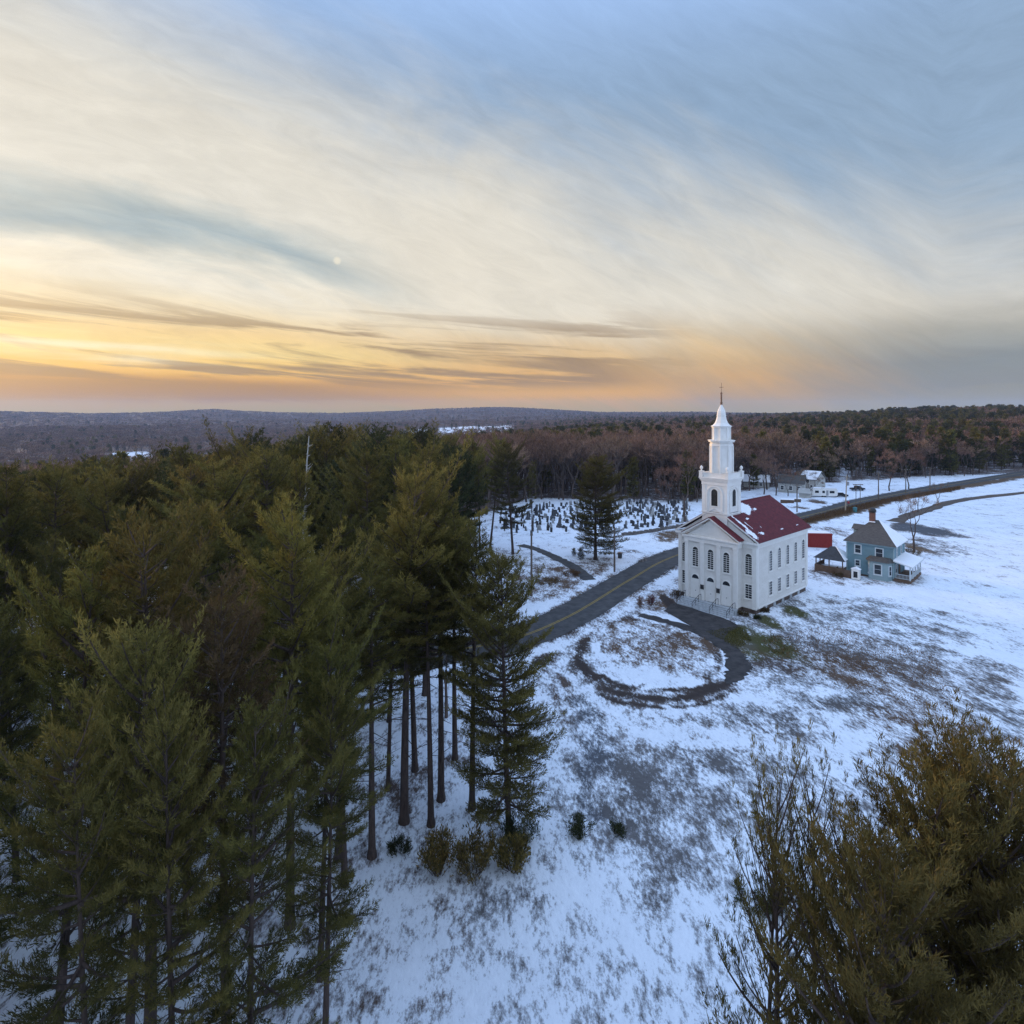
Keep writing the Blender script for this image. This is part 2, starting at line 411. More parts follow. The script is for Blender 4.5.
def bush_mesh(name, seed, r=1.0, h=1.0, n=500, mat='brown_leaves', L=(0.15, 0.35), W=(0.03, 0.07), upb=0.8, stems=None):
    """many stems leaning out of one root, leaves bunched along their upper parts"""
    rs = np.random.default_rng(seed); wb = MB()
    ns = stems or int(9 + 7 * r); P, D = [], []
    per = max(8, n // ns)
    for k in range(ns):
        a = rs.uniform(0, 6.28); q = math.sqrt(rs.uniform(0.02, 1)) * r; hh = h * rs.uniform(0.45, 1.15) * (1 - 0.35 * (q / r) ** 2)
        e = np.array([math.cos(a) * q, math.sin(a) * q, hh]); b0 = np.array([math.cos(a) * q * 0.3, math.sin(a) * q * 0.3, -0.1])
        mid = (b0 + e) / 2 + np.array([math.cos(a), math.sin(a), 0]) * 0.12 * r
        wb.tube([b0, mid, e], [0.025, 0.018, 0.008], n=3, cap=False)
        t = rs.uniform(0.25, 1.0, per)[:, None] ** 0.7
        c = (1 - t) ** 2 * b0 + 2 * t * (1 - t) * mid + t * t * e
        P.append(c + rs.normal(size=(per, 3)) * np.array([0.13, 0.13, 0.08]) * (0.5 + 0.5 * r))
        D.append(rs.normal(size=(per, 3)) * 0.55 + np.array([math.cos(a) * 0.25, math.sin(a) * 0.25, upb]))
    P = np.concatenate(P); D = np.concatenate(D); n = len(P)
    return blade_mesh(name, P, D, rs.uniform(*L, n), rs.uniform(*W, n), rs.uniform(0, 1, n), [M['bare_bark'], M[mat]], extra=wb, rs=rs)

def put_tree(name, meshes, x, y, s=1.0, rz=0.0, label='', cat='tree', group=None, z=None, sz=None):
    zz = float(terrain(x, y)) if z is None else z
    tr, cr = meshes
    if cr is None:
        o = link(name, tr); o.location = (x, y, zz - 0.1); o.rotation_euler = (0, 0, rz); o.scale = (s, s, sz or s)
        return tag(o, label, cat, group)
    e = empty(name, (x, y, zz), rz); e.scale = (s, s, sz or s)
    link('trunk', tr, e); link('crown', cr, e)
    return tag(e, label, cat, group)
# ------------------------------------------------------------------ church frame (needed by the ground)
CH_ROT = math.atan2(-0.747, 0.665)
CH_POS = Vector((30.5, 88.4, 0.8))
CH_M = Matrix.Translation(CH_POS) @ Matrix.Rotation(CH_ROT, 4, 'Z')
def ch_local(x, y):
    dx = x - CH_POS.x; dy = y - CH_POS.y
    return dx * 0.665 - dy * 0.747, dx * 0.747 + dy * 0.665

# ------------------------------------------------------------------ ground sheet
def pts_xy(pl): return np.array([(at(a, b).x, at(a, b).y) for a, b in pl])
def smooth_path(P, n=10):
    P = [np.array(p, dtype=float) for p in P]
    Q = [2 * P[0] - P[1]] + P + [2 * P[-1] - P[-2]]
    out = []
    for i in range(1, len(Q) - 2):
        for k in range(n):
            t = k / n
            a, b, c, d = Q[i - 1], Q[i], Q[i + 1], Q[i + 2]
            out.append(0.5 * ((2 * b) + (-a + c) * t + (2 * a - 5 * b + 4 * c - d) * t * t + (-a + 3 * b - 3 * c + d) * t ** 3))
    out.append(Q[-2]); return np.array(out)

ROAD = smooth_path([(-140, 88), (-80, 76), (-45, 71), (-20, 69.5), (-3.5, 73)] + list(map(tuple, pts_xy([(564, 619), (630, 580), (678, 555)]))) + [(66, 151)] +
                   list(map(tuple, pts_xy([(835, 509), (858, 502.2), (882, 497.3), (923, 489.6)]))) + [(205, 255), (280, 300), (420, 380)], 10)
LANE = smooth_path(list(map(tuple, pts_xy([(895, 522), (912, 514.5), (932, 508.3)]))) + [(150, 196), (190, 215)], 8)
GRAVE_LANE = smooth_path(list(map(tuple, pts_xy([(590, 580), (572, 566), (554, 557), (537, 549.5), (520, 545)]))), 8)

ARC = smooth_path(list(map(tuple, pts_xy([(640, 615), (668, 622), (697, 631), (718, 641), (733, 653), (738.5, 664), (736, 675), (727, 684)]))), 8)
for _ in range(6): ARC[1:-1] = 0.25 * ARC[:-2] + 0.5 * ARC[1:-1] + 0.25 * ARC[2:]
def dist_path(X, Y, P):
    d = np.full(X.shape, 1e9)
    for i in range(len(P) - 1):
        a = P[i]; b = P[i + 1]; ab = b - a; l2 = float(ab @ ab) + 1e-9
        t = np.clip(((X - a[0]) * ab[0] + (Y - a[1]) * ab[1]) / l2, 0, 1)
        d = np.minimum(d, np.hypot(X - a[0] - t * ab[0], Y - a[1] - t * ab[1]))
    return d
def in_poly(X, Y, poly):
    c = np.zeros(X.shape, dtype=bool); n = len(poly)
    for i in range(n):
        x0, y0 = poly[i]; x1, y1 = poly[(i + 1) % n]
        cond = (y0 > Y) != (y1 > Y)
        xi = (x1 - x0) * (Y - y0) / ((y1 - y0) if abs(y1 - y0) > 1e-9 else 1e-9) + x0
        c ^= cond & (X < xi)
    return c
def blob(X, Y, px, py, rx, ry, soft=0.5):
    c = at(px, py); k = c.y / F
    ax = rx * k; ay = ry * c.y * c.y / (F * CAM_H)
    q = np.hypot((X - c.x) / ax, (Y - c.y) / ay)
    q = q + 0.30 * WARP1 + 0.22 * WARP2
    return 1 - sstep(1 - soft, 1 + soft, q)

azs = np.concatenate([np.arange(-180, -66, 6.0), np.arange(-66, 66.01, 0.2), np.arange(72, 180, 6.0)])
rads = [1.0, 3.0, 6.0]
while rads[-1] < 150: rads.append(rads[-1] * 1.0095)
while rads[-1] < 400: rads.append(rads[-1] * 1.014)
while rads[-1] < 7700: rads.append(rads[-1] * 1.022)
rads = np.array(rads)
AZ, RR = np.meshgrid(np.radians(azs), rads)
GX = (np.sin(AZ) * RR).ravel(); GY = (np.cos(AZ) * RR).ravel()
GZ = terrain(GX, GY)
d_road = dist_path(GX, GY, ROAD)
lx, ly = ch_local(GX, GY)
d_lane = np.minimum(np.minimum(dist_path(GX, GY, LANE), dist_path(GX, GY, GRAVE_LANE)), dist_path(GX, GY, ARC))
flatten = np.minimum(np.minimum(sstep(4.5, 9, d_road), sstep(3, 6, d_lane)), sstep(0, 8, np.maximum(np.abs(lx) - 8, np.maximum(-ly - 9, ly - 20))))
rg = np.hypot(GX, GY)
bump = (np.sin(GX * 0.55 + np.sin(GY * 0.31) * 2) * np.sin(GY * 0.47 + 1.1) * 0.09 + np.sin(GX * 0.17 + 2) * np.sin(GY * 0.13) * 0.12)
GZ = GZ + bump * flatten * (1 - sstep(300, 500, rg))
# a low bank of drifted snow and soil against the flank of the church
GZ = GZ + 0.12 * (1 - sstep(0.3, 3.2, np.maximum(np.maximum(lx - 6.2, ly - 17.4), np.maximum(-6.2 - lx, 0.3 - ly)))) * (ly > -0.2)

WARP1 = np.sin(GX * 0.41 + 1.7 * np.sin(GY * 0.23 + 1)) * np.sin(GY * 0.37 + 1.3 * np.sin(GX * 0.29))
WARP2 = np.sin(GX * 1.13 + 1.5 * np.sin(GY * 0.77)) * np.sin(GY * 0.93 + 1.4 * np.sin(GX * 0.81 + 2))
BROWN = np.array([0.105, 0.066, 0.042]); OLIVE = np.array([0.062, 0.060, 0.020]); MUD = np.array([0.045, 0.034, 0.029])
GREYG = np.array([0.15, 0.14, 0.135]); TAN = np.array([0.20, 0.13, 0.075]); WOOD = np.array([0.085, 0.06, 0.048]); SLATE = np.array([0.085, 0.09, 0.10])
bare = np.full(GX.shape, 0.20); under = np.tile(BROWN, (len(GX), 1))
def lay(mask, b, color, mode='max'):
    global bare, under
    if mode == 'max':
        w = mask * (b >= bare - 0.2)
    else: w = mask
    bare = bare * (1 - w) + b * w
    under = under * (1 - w[:, None]) + color[None, :] * w[:, None]
lay(sstep(1600, 900, rg) * 0 + (rg > 0) * 0.0, .13, BROWN)
azd0 = np.degrees(np.arctan2(GX, GY))
# pine stand floor
stand = (1 - sstep(-6, 3, np.degrees(np.arctan2(GX, GY)))) * (1 - sstep(140, 170, rg)) * (d_road > 6)
lay(stand * 0.9, 0.36, WOOD)
# thin snow over grass in the near field
lay((rg < 75) * (azd0 > -4) * 1.0, 0.33, GREYG * 0.8)
lay(blob(GX, GY, 680, 770, 140, 85, 0.6), 0.50, GREYG * 0.8)
lay(blob(GX, GY, 650, 745, 40, 40, 0.6), 0.56, GREYG)
lay(blob(GX, GY, 690, 800, 60, 30, 0.6), 0.54, GREYG)
lay(blob(GX, GY, 610, 830, 50, 25, 0.6), 0.44, GREYG)
lay(blob(GX, GY, 600, 745, 14, 60, 0.5), 0.5, SLATE)
lay(blob(GX, GY, 720, 700, 110, 30, 0.6) * 0.8, 0.18, BROWN, 'set')
lay(blob(GX, GY, 735, 745, 55, 40, 0.5), 0.56, GREYG * 0.7)
# rough field to the right of the church
lay(blob(GX, GY, 862, 655, 120, 60, 0.4), 0.54, GREYG * 0.75)
lay(blob(GX, GY, 880, 665, 80, 30, 0.5), 0.57, (GREYG + BROWN) * 0.45)
lay(blob(GX, GY, 850, 640, 90, 14, 0.6), 0.60, GREYG * 0.7)
lay(blob(GX, GY, 812, 666, 62, 17, 0.5), 0.66, BROWN * 0.8)
lay(blob(GX, GY, 855, 690, 70, 18, 0.5), 0.60, BROWN)
lay(blob(GX, GY, 920, 735, 70, 40, 0.5), 0.52, BROWN)
lay(blob(GX, GY, 850, 700, 22, 12, 0.5), 0.6, BROWN)
lay(blob(GX, GY, 850, 622, 70, 20, 0.5), 0.50, GREYG * 0.8)
lay(blob(GX, GY, 905, 600, 55, 16, 0.5), 0.03, BROWN, 'set')
lay(blob(GX, GY, 900, 640, 50, 8, 0.6) * 0.7, 0.25, BROWN, 'set')
lay(blob(GX, GY, 770, 705, 60, 12, 0.5) * 0.9, 0.1, BROWN, 'set')
lay(blob(GX, GY, 800, 735, 70, 16, 0.5) * 0.9, 0.1, BROWN, 'set')
lay(blob(GX, GY, 775, 645, 18, 16, 0.5), 0.72, OLIVE)
lay(blob(GX, GY, 752, 658, 10, 10, 0.5), 0.6, OLIVE)
lay(blob(GX, GY, 765, 668, 22, 7, 0.5), 0.6, MUD)
lay(blob(GX, GY, 795, 612, 12, 6, 0.4), 0.8, OLIVE)
lay(blob(GX, GY, 770, 622, 9, 7, 0.4), 0.75, OLIVE)
# green turf beside the parking pad
lay(blob(GX, GY, 728, 634, 26, 10, 0.5), 0.92, OLIVE)
# inside of the loop drive
lay(blob(GX, GY, 655, 645, 62, 26, 0.4), 0.30, BROWN)
lay(blob(GX, GY, 662, 642, 52, 20, 0.5), 0.56, BROWN)
lay(blob(GX, GY, 672, 636, 30, 9, 0.6), 0.64, BROWN)
lay(blob(GX, GY, 690, 660, 24, 14, 0.6), 0.58, MUD * 1.4)
lay(blob(GX, GY, 612, 650, 20, 12, 0.5), 0.06, BROWN, 'set')
lay(blob(GX, GY, 650, 672, 45, 7, 0.5), 0.10, BROWN, 'set')
# verge between the road and the church
lay(blob(GX, GY, 655, 592, 26, 9, 0.5), 0.58, TAN * 0.75)
lay(blob(GX, GY, 640, 603, 22, 8, 0.5), 0.5, BROWN)
lay(blob(GX, GY, 672, 577, 9, 7, 0.5), 0.62, BROWN)
lay(blob(GX, GY, 668, 601, 6, 7, 0.4), 0.95, MUD)
# rough ground left of the road
lay(blob(GX, GY, 552, 577, 46, 17, 0.5), 0.52, BROWN)
lay(blob(GX, GY, 562, 574, 22, 7, 0.5), 0.75, TAN * 0.7)
lay(blob(GX, GY, 575, 590, 20, 8, 0.5), 0.5, OLIVE * 1.3)
lay(blob(GX, GY, 530, 562, 30, 10, 0.5), 0.4, GREYG)
lay(blob(GX, GY, 598, 568, 30, 7, 0.5), 0.52, BROWN)
lay(blob(GX, GY, 672, 536, 16, 5, 0.5), 0.75, TAN * 0.55)
lay(blob(GX, GY, 630, 553, 22, 3, 0.5), 0.45, BROWN)
# clean snow banks along both sides of the road
lay(np.exp(-((d_road - 5.2) / 1.2) ** 2) * (GY < 175) * (rg > 70), 0.06, BROWN, 'set')
lay((1 - sstep(3.4, 4.7, d_road + 0.5 * WARP2)) * (GY < 250), 0.66, MUD)
side = np.zeros(len(GX))
# dirty tracks of the loop drive
def stroke(pl, w, b, color, soft=0.5):
    P = smooth_path(list(map(tuple, pts_xy(pl))), 6)
    sel = np.hypot(GX - P[:, 0].mean(), GY - P[:, 1].mean()) < 60
    m = np.zeros(len(GX)); d = dist_path(GX[sel], GY[sel], P)
    d = d + 0.28 * w * WARP1[sel] + 0.3 * w * WARP2[sel]
    m[sel] = 1 - sstep(w * (1 - soft), w * (1 + soft), d)
    lay(m, b, color)
stroke([(634, 606), (612, 619), (583, 634), (540, 664)], 1.3, 0.62, MUD)
stroke([(630, 610), (594, 626), (581, 650), (577, 664)], 1.2, 0.66, MUD * 1.2)
stroke([(577, 664), (594, 675), (609, 684), (625, 687), (643, 684)], 0.5, 0.68, MUD)
stroke([(606, 690), (626, 696), (647, 698), (673, 697)], 0.42, 0.68, MUD)
stroke([(730, 683), (712, 690), (694, 697)], 0.4, 0.68, MUD)
stroke([(594, 636), (601, 642), (602, 651)], 0.25, 0.7, MUD)
stroke([(602, 633), (610, 642), (612, 652)], 0.25, 0.7, MUD)
stroke([(700, 641), (713, 652), (716, 664), (706, 677)], 0.3, 0.7, MUD)
stroke([(625, 617), (660, 626), (690, 637), (712, 650)], 0.45, 0.6, MUD)
stroke([(545, 670), (562, 677), (570, 692), (572, 705)], 0.5, 0.62, WOOD)
stroke([(578, 700), (590, 715), (594, 745), (590, 780), (592, 815)], 0.95, 0.60, SLATE)
# the worn oval of the drive
OVAL = [(727, 684), (711, 691), (690, 697), (660, 698), (630, 696), (607, 690), (590, 678), (578, 663), (580, 648), (590, 632), (606, 620), (630, 611)]
stroke(OVAL, 1.35, 0.60, MUD * 1.5, 0.6)
stroke([(727, 684), (711, 690), (690, 696), (660, 697), (632, 695), (607, 689)], 0.5, 0.9, MUD)
stroke([(600, 680), (588, 672), (579, 661), (582, 646), (592, 630), (610, 618)], 0.6, 0.86, MUD)
stroke([(640, 614), (660, 621), (690, 632), (708, 641), (718, 652), (719, 664), (708, 678)], 0.4, 0.66, MUD)
stroke([(560, 655), (552, 672), (556, 700), (566, 730)], 0.35, 0.5, WOOD)
stroke([(716, 684), (698, 688), (672, 689), (640, 687), (615, 682), (600, 674)], 0.36, 0.8, MUD)
stroke([(735, 690), (715, 699), (690, 705), (655, 706), (622, 703), (598, 694)], 0.36, 0.76, MUD)
lay(blob(GX, GY, 635, 655, 22, 9, 0.6), 0.60, BROWN * 0.9)
lay(blob(GX, GY, 830, 700, 40, 14, 0.6), 0.62, GREYG * 0.55)
lay(blob(GX, GY, 780, 668, 26, 8, 0.6), 0.66, MUD * 1.6)
# needle litter and melt rings round the near trunks
for (tx, ty) in ((404, 822), (431, 824), (441, 799), (415, 771), (455, 760), (472, 808), (509, 834), (372, 856), (337, 860), (388, 790)):
    lay(blob(GX, GY, tx, ty, 13, 7, 0.7) * 0.9, 0.60, WOOD)
lay(blob(GX, GY, 410, 820, 60, 30, 0.6), 0.40, WOOD)
lay(blob(GX, GY, 595, 561, 14, 4, 0.7) * 0.9, 0.55, WOOD)
lay(blob(GX, GY, 660, 646, 58, 21, 0.5), 0.545, BROWN)
lay(blob(GX, GY, 676, 640, 36, 13, 0.6), 0.61, BROWN * 0.9)
lay(blob(GX, GY, 548, 580, 52, 18, 0.5), 0.55, BROWN)
lay(blob(GX, GY, 603, 570, 34, 8, 0.5), 0.54, BROWN)
lay(blob(GX, GY, 640, 600, 40, 9, 0.5), 0.54, BROWN)
lay(blob(GX, GY, 870, 618, 75, 22, 0.6), 0.50, GREYG * 0.8)
lay(blob(GX, GY, 790, 690, 60, 14, 0.6), 0.47, GREYG * 0.8)
lay(np.exp(-((d_road - 5.2) / 1.0) ** 2) * (GY < 175) * (rg > 70) * 0.8, 0.22, BROWN, 'set')
lay(blob(GX, GY, 700, 760, 45, 40, 0.6), 0.57, GREYG * 0.75)
lay(blob(GX, GY, 640, 790, 40, 40, 0.6), 0.56, GREYG * 0.75)
lay(blob(GX, GY, 765, 720, 60, 18, 0.6), 0.52, GREYG * 0.7)
lay(blob(GX, GY, 690, 735, 60, 10, 0.6) * 0.8, 0.15, BROWN, 'set')
# around the blue house
lay(blob(GX, GY, 880, 580, 50, 7, 0.5), 0.42, BROWN)
lay(blob(GX, GY, 832, 573, 18, 6, 0.5), 0.6, WOOD)
lay(blob(GX, GY, 925, 545, 30, 10, 0.5), 0.55, GREYG * 0.7)
lay(blob(GX, GY, 925, 530, 24, 7, 0.4), 0.9, SLATE)
lay(blob(GX, GY, 840, 533, 22, 7, 0.5), 0.4, BROWN)
lay(blob(GX, GY, 915, 548, 8, 5, 0.5), 0.8, TAN * 0.6)
# dry bank under the far stretch of road
bank = in_poly(GX, GY, [tuple(p) for p in pts_xy([(800, 520), (830, 512), (856, 505), (886, 498.5), (932, 490), (1024, 474), (1024, 478), (932, 493.4), (887, 503.5), (858, 512.5), (830, 519), (800, 526)])])
bank_mid = smooth_path([tuple(p) for p in pts_xy([(800, 523), (830, 515.5), (857, 509), (886, 501), (932, 491.7), (1024, 476)])], 8)
bank = (1 - sstep(1.6, 4.2, dist_path(GX, GY, bank_mid) + 0.8 * WARP2)) * (GX > 60)
lay(bank * 1.0, 0.96, TAN * 0.55)
lay(blob(GX, GY, 818, 502, 8, 2, 0.4), 0.8, BROWN)
lay(blob(GX, GY, 802, 508, 8, 1.2, 0.4), 0.8, BROWN)
# woods floor beyond the clearings
yedge = np.interp(np.degrees(np.arctan2(GX, GY)), [-90, -3, 2, 10, 17, 23, 30, 35, 60, 90], [150, 160, 196, 190, 188, 222, 245, 262, 300, 300])
wood = sstep(0, 8, GY - yedge) * (np.abs(np.degrees(np.arctan2(GX, GY))) < 100)
lay(wood, 0.74, WOOD, 'set')
lay(wood * sstep(1200, 2200, rg), 1.0, WOOD, 'set')
azd = np.degrees(np.arctan2(GX, GY))
def far_field(a0, a1, r0, r1):
    return sstep(a0 - 0.6, a0 + 0.6, azd) * (1 - sstep(a1 - 0.6, a1 + 0.6, azd)) * sstep(r0 - 60, r0 + 60, rg) * (1 - sstep(r1 - 60, r1 + 60, rg))
FIELDS = [(-7.2, 0.3, 1680, 2350), (-10.5, -8.2, 1850, 2150), (-34.5, -31.5, 1150, 1350), (29.0, 29.8, 300, 325)]
for a in FIELDS: lay(far_field(*a), 0.0, BROWN, 'set')

nr, na = RR.shape
gv = np.stack([GX, GY, GZ], 1).astype(np.float32)
ii, jj = np.meshgrid(np.arange(nr - 1), np.arange(na), indexing='ij')
j2 = (jj + 1) % na
quads = np.stack([ii * na + jj, (ii + 1) * na + jj, (ii + 1) * na + j2, ii * na + j2], -1).reshape(-1, 4)
gm = bpy.data.meshes.new('ground')
gm.vertices.add(len(gv) + 1)
gm.vertices.foreach_set('co', np.concatenate([gv, [[0, 0, 0]]]).astype(np.float32).ravel())
tri = np.stack([np.full(na, len(gv)), np.arange(na), (np.arange(na) + 1) % na], 1)
lv = np.concatenate([quads[:, ::-1].ravel(), tri[:, ::-1].ravel()]).astype(np.int32)
sz = np.concatenate([np.full(len(quads), 4), np.full(len(tri), 3)])
gm.loops.add(len(lv)); gm.loops.foreach_set('vertex_index', lv)
gm.polygons.add(len(sz)); gm.polygons.foreach_set('loop_start', np.concatenate([[0], np.cumsum(sz)[:-1]]).astype(np.int32))
gm.polygons.foreach_set('use_smooth', np.ones(len(sz), dtype=bool))
a = gm.attributes.new('bare', 'FLOAT', 'POINT'); a.data.foreach_set('value', np.append(bare, 0.2).astype(np.float32))
a = gm.attributes.new('soil', 'FLOAT_COLOR', 'POINT')
a.data.foreach_set('color', np.concatenate([np.column_stack([under, np.ones(len(under))]), [[.1, .07, .05, 1]]]).astype(np.float32).ravel())
gm.update(calc_edges=True)

gmat, nt, b = mat_new('snowy_ground'); L = nt.links.new
tc = N(nt, 'ShaderNodeTexCoord')
ab = N(nt, 'ShaderNodeAttribute', attribute_name='bare'); asl = N(nt, 'ShaderNodeAttribute', attribute_name='soil')
def gnoise(scale, detail, rough=0.6, stretch=None):
    n = N(nt, 'ShaderNodeTexNoise', Scale=scale, Detail=detail, Roughness=rough)
    if stretch:
        mp = N(nt, 'ShaderNodeMapping', Scale=stretch, Rotation=(0, 0, 0.6)); L(tc.outputs['Object'], mp.inputs[0]); L(mp.outputs[0], n.inputs['Vector'])
    else: L(tc.outputs['Object'], n.inputs['Vector'])
    return n.outputs['Fac']
def mth(op, a, b_=None, c=None):
    n = nt.nodes.new('ShaderNodeMath'); n.operation = op
    for i, v in enumerate((a, b_, c)):
        if v is None: continue
        if isinstance(v, (int, float)): n.inputs[i].default_value = v
        else: L(v, n.inputs[i])
    return n.outputs[0]
n1 = gnoise(0.16, 3); n2 = gnoise(0.62, 6, 0.7, (1, 0.55, 1)); n3 = gnoise(3.6, 5, 0.75, (1, 0.45, 1))
mix = mth('ADD', mth('ADD', mth('MULTIPLY', n1, 0.24), mth('MULTIPLY', n2, 0.38)), mth('MULTIPLY', n3, 0.38))
mr = N(nt, 'ShaderNodeMapRange'); mr.inputs['To Min'].default_value = 0.30; mr.inputs['To Max'].default_value = 0.70
L(ab.outputs['Fac'], mr.inputs['Value'])
n4 = gnoise(9.0, 3, 0.8)
dlt = mth('SUBTRACT', mth('ADD', mth('ADD', mth('MULTIPLY', mth('SUBTRACT', mix, 0.5), 1.45), 0.5), mth('MULTIPLY', mth('SUBTRACT', n4, 0.5), 0.13)), mr.outputs[0])
cv = nt.nodes.new('ShaderNodeValToRGB'); cv.color_ramp.elements[0].position = 0.5 - 0.075; cv.color_ramp.elements[1].position = 0.5 + 0.065
cv.color_ramp.elements[0].color = (0, 0, 0, 1); cv.color_ramp.elements[1].color = (1, 1, 1, 1)
e_ = cv.color_ramp.elements.new(0.5); e_.color = (0.42, 0.42, 0.42, 1)
L(mth('ADD', dlt, 0.5), cv.inputs['Fac'])
soilv = N(nt, 'ShaderNodeMapRange'); soilv.inputs['To Min'].default_value = 0.55; soilv.inputs['To Max'].default_value = 1.5
L(gnoise(2.4, 6, 0.75), soilv.inputs['Value'])
sc = N(nt, 'ShaderNodeVectorMath', operation='SCALE'); L(asl.outputs['Color'], sc.inputs[0]); L(soilv.outputs[0], sc.inputs['Scale'])
snow = nt.nodes.new('ShaderNodeValToRGB')
snow.color_ramp.elements[0].position = 0.3; snow.color_ramp.elements[1].position = 0.62
snow.color_ramp.elements[0].color = (0.60, 0.64, 0.69, 1); snow.color_ramp.elements[1].color = (0.82, 0.86, 0.90, 1)
L(mix, snow.inputs['Fac'])
mx = N(nt, 'ShaderNodeMix', data_type='RGBA'); L(cv.outputs[0], mx.inputs[0]); L(sc.outputs[0], mx.inputs[6]); L(snow.outputs[0], mx.inputs[7])
L(mx.outputs[2], b.inputs['Base Color'])
b.inputs['Roughness'].default_value = 0.9; b.inputs['Specular IOR Level'].default_value = 0.15
bp = N(nt, 'ShaderNodeBump', Strength=0.6, Distance=0.25); L(mth('ADD', n2, mth('MULTIPLY', n3, 0.4)), bp.inputs['Height']); L(bp.outputs[0], b.inputs['Normal'])
gm.materials.append(gmat)
tag(link('ground', gm), kind='structure')

# ------------------------------------------------------------------ roads and drive (sheets a little above the ground)
def ribbon(name, P, half, z, mat, half2=None, parent=None, wob=0.0, seed=0):
    rs = np.random.default_rng(seed)
    mb = MB(); vs = []
    for i, p in enumerate(P):
        d = P[min(i + 1, len(P) - 1)] - P[max(i - 1, 0)]; d = d / np.linalg.norm(d); n = np.array([d[1], -d[0]])
        h1 = half + rs.normal() * wob; h0 = -(half2 if half2 is not None else half) + rs.normal() * wob
        for s in (h0, h1):
            q = p + n * s; vs.append((q[0], q[1], float(terrain(q[0], q[1])) + z))
    mb.add(vs, [(2 * i, 2 * i + 1, 2 * i + 3, 2 * i + 2) for i in range(len(P) - 1)])
    return mb.build(name, mat, parent)
tag(ribbon('road', ROAD, 3.35, 0.05, M['asphalt'], wob=0.05, seed=1), kind='structure')
for s in (-0.14, 0.14):
    ribbon('road_marking', ROAD, s + 0.055, 0.056, M['yellow_line'], half2=-(s - 0.055))['kind'] = 'structure'
tag(ribbon('path', GRAVE_LANE, 1.15, 0.03, M['asphalt'], wob=0.12, seed=2), kind='structure')
tag(ribbon('lane', LANE, 1.8, 0.04, noise_mat('gravel_lane', (0.06, 0.045, 0.035), (0.14, 0.11, 0.09), scale=0.7, rough=0.95, detail=8), wob=0.2, seed=3), kind='structure')
aw = np.interp(np.linspace(0, 1, len(ARC)), [0, 0.2, 0.5, 0.75, 0.92, 1], [0.8, 0.9, 1.15, 1.35, 0.8, 0.15])
mb = MB(); vs = []
for i, p in enumerate(ARC):
    d = ARC[min(i + 1, len(ARC) - 1)] - ARC[max(i - 1, 0)]; d /= np.linalg.norm(d); n = np.array([d[1], -d[0]])
    for s in (-1, 1):
        q = p + n * s * (aw[i] + random.gauss(0, 0.16)); vs.append((q[0], q[1], 0.034))
mb.add(vs, [(2 * i, 2 * i + 1, 2 * i + 3, 2 * i + 2) for i in range(len(ARC) - 1)])
tag(mb.build('driveway', M['dark_asphalt']), kind='structure')
PAD = pts_xy([(664, 611), (676, 603.5), (700, 611), (724, 618.5), (738, 626), (728, 633), (722, 640), (706, 634), (690, 626)])
_k = len(PAD); PAD = smooth_path([tuple(p) for p in np.concatenate([PAD, PAD[:1]])], 6)[:-1]; PAD = PAD + np.random.default_rng(4).normal(size=PAD.shape) * 0.06
mb = MB(); mb.add([(x, y, 0.038) for x, y in PAD], [tuple(range(len(PAD) - 1, -1, -1))])
po = mb.build('parking_pad', M['dark_asphalt']); tag(po, kind='structure')
# ------------------------------------------------------------------ church
def slope_box(mb, x0, z0, x1, z1, y0, y1, th, mi=0):
    """a board lying on the slope from (x0,z0) to (x1,z1), thickness th upward"""
    dx, dz = x1 - x0, z1 - z0; l = math.hypot(dx, dz); nx, nz = -dz / l, dx / l
    if nz < 0: nx, nz = -nx, -nz
    poly = [(x0, z0), (x1, z1), (x1 + nx * th, z1 + nz * th), (x0 + nx * th, z0 + nz * th)]
    vs = [(x, y0, z) for x, z in poly] + [(x, y1, z) for x, z in poly]
    mb.add(vs, [(0, 1, 2, 3), (7, 6, 5, 4), (0, 4, 5, 1), (1, 5, 6, 2), (2, 6, 7, 3), (3, 7, 4, 0)], mi)

def arch_poly(w, z0, z1, n=10, arched=True):
    if not arched: return [(-w / 2, z0), (w / 2, z0), (w / 2, z1), (-w / 2, z1)]
    zs = z1 - w / 2
    return [(-w / 2, z0), (w / 2, z0)] + [(w / 2 * math.cos(a), zs + w / 2 * math.sin(a)) for a in [math.pi * k / n for k in range(n + 1)]]

def face_matrix(x, y, ang):
    """local x along the wall, -y outward"""
    return Matrix.Translation((x, y, 0)) @ Matrix.Rotation(ang, 4, 'Z')

def ring(mb, outer, inner, y0, y1, mat):
    n = len(outer)
    vs = [Vector((x, y0, z)) for x, z in outer] + [Vector((x, y0, z)) for x, z in inner] + [Vector((x, y1, z)) for x, z in outer] + [Vector((x, y1, z)) for x, z in inner]
    fs = []
    for i in range(n):
        j = (i + 1) % n
        fs += [(i, j, n + j, n + i), (2 * n + j, 2 * n + i, 3 * n + i, 3 * n + j), (i, 2 * n + i, 2 * n + j, j), (n + i, n + j, 3 * n + j, 3 * n + i)]
    mb.add([mat @ v for v in vs], fs)

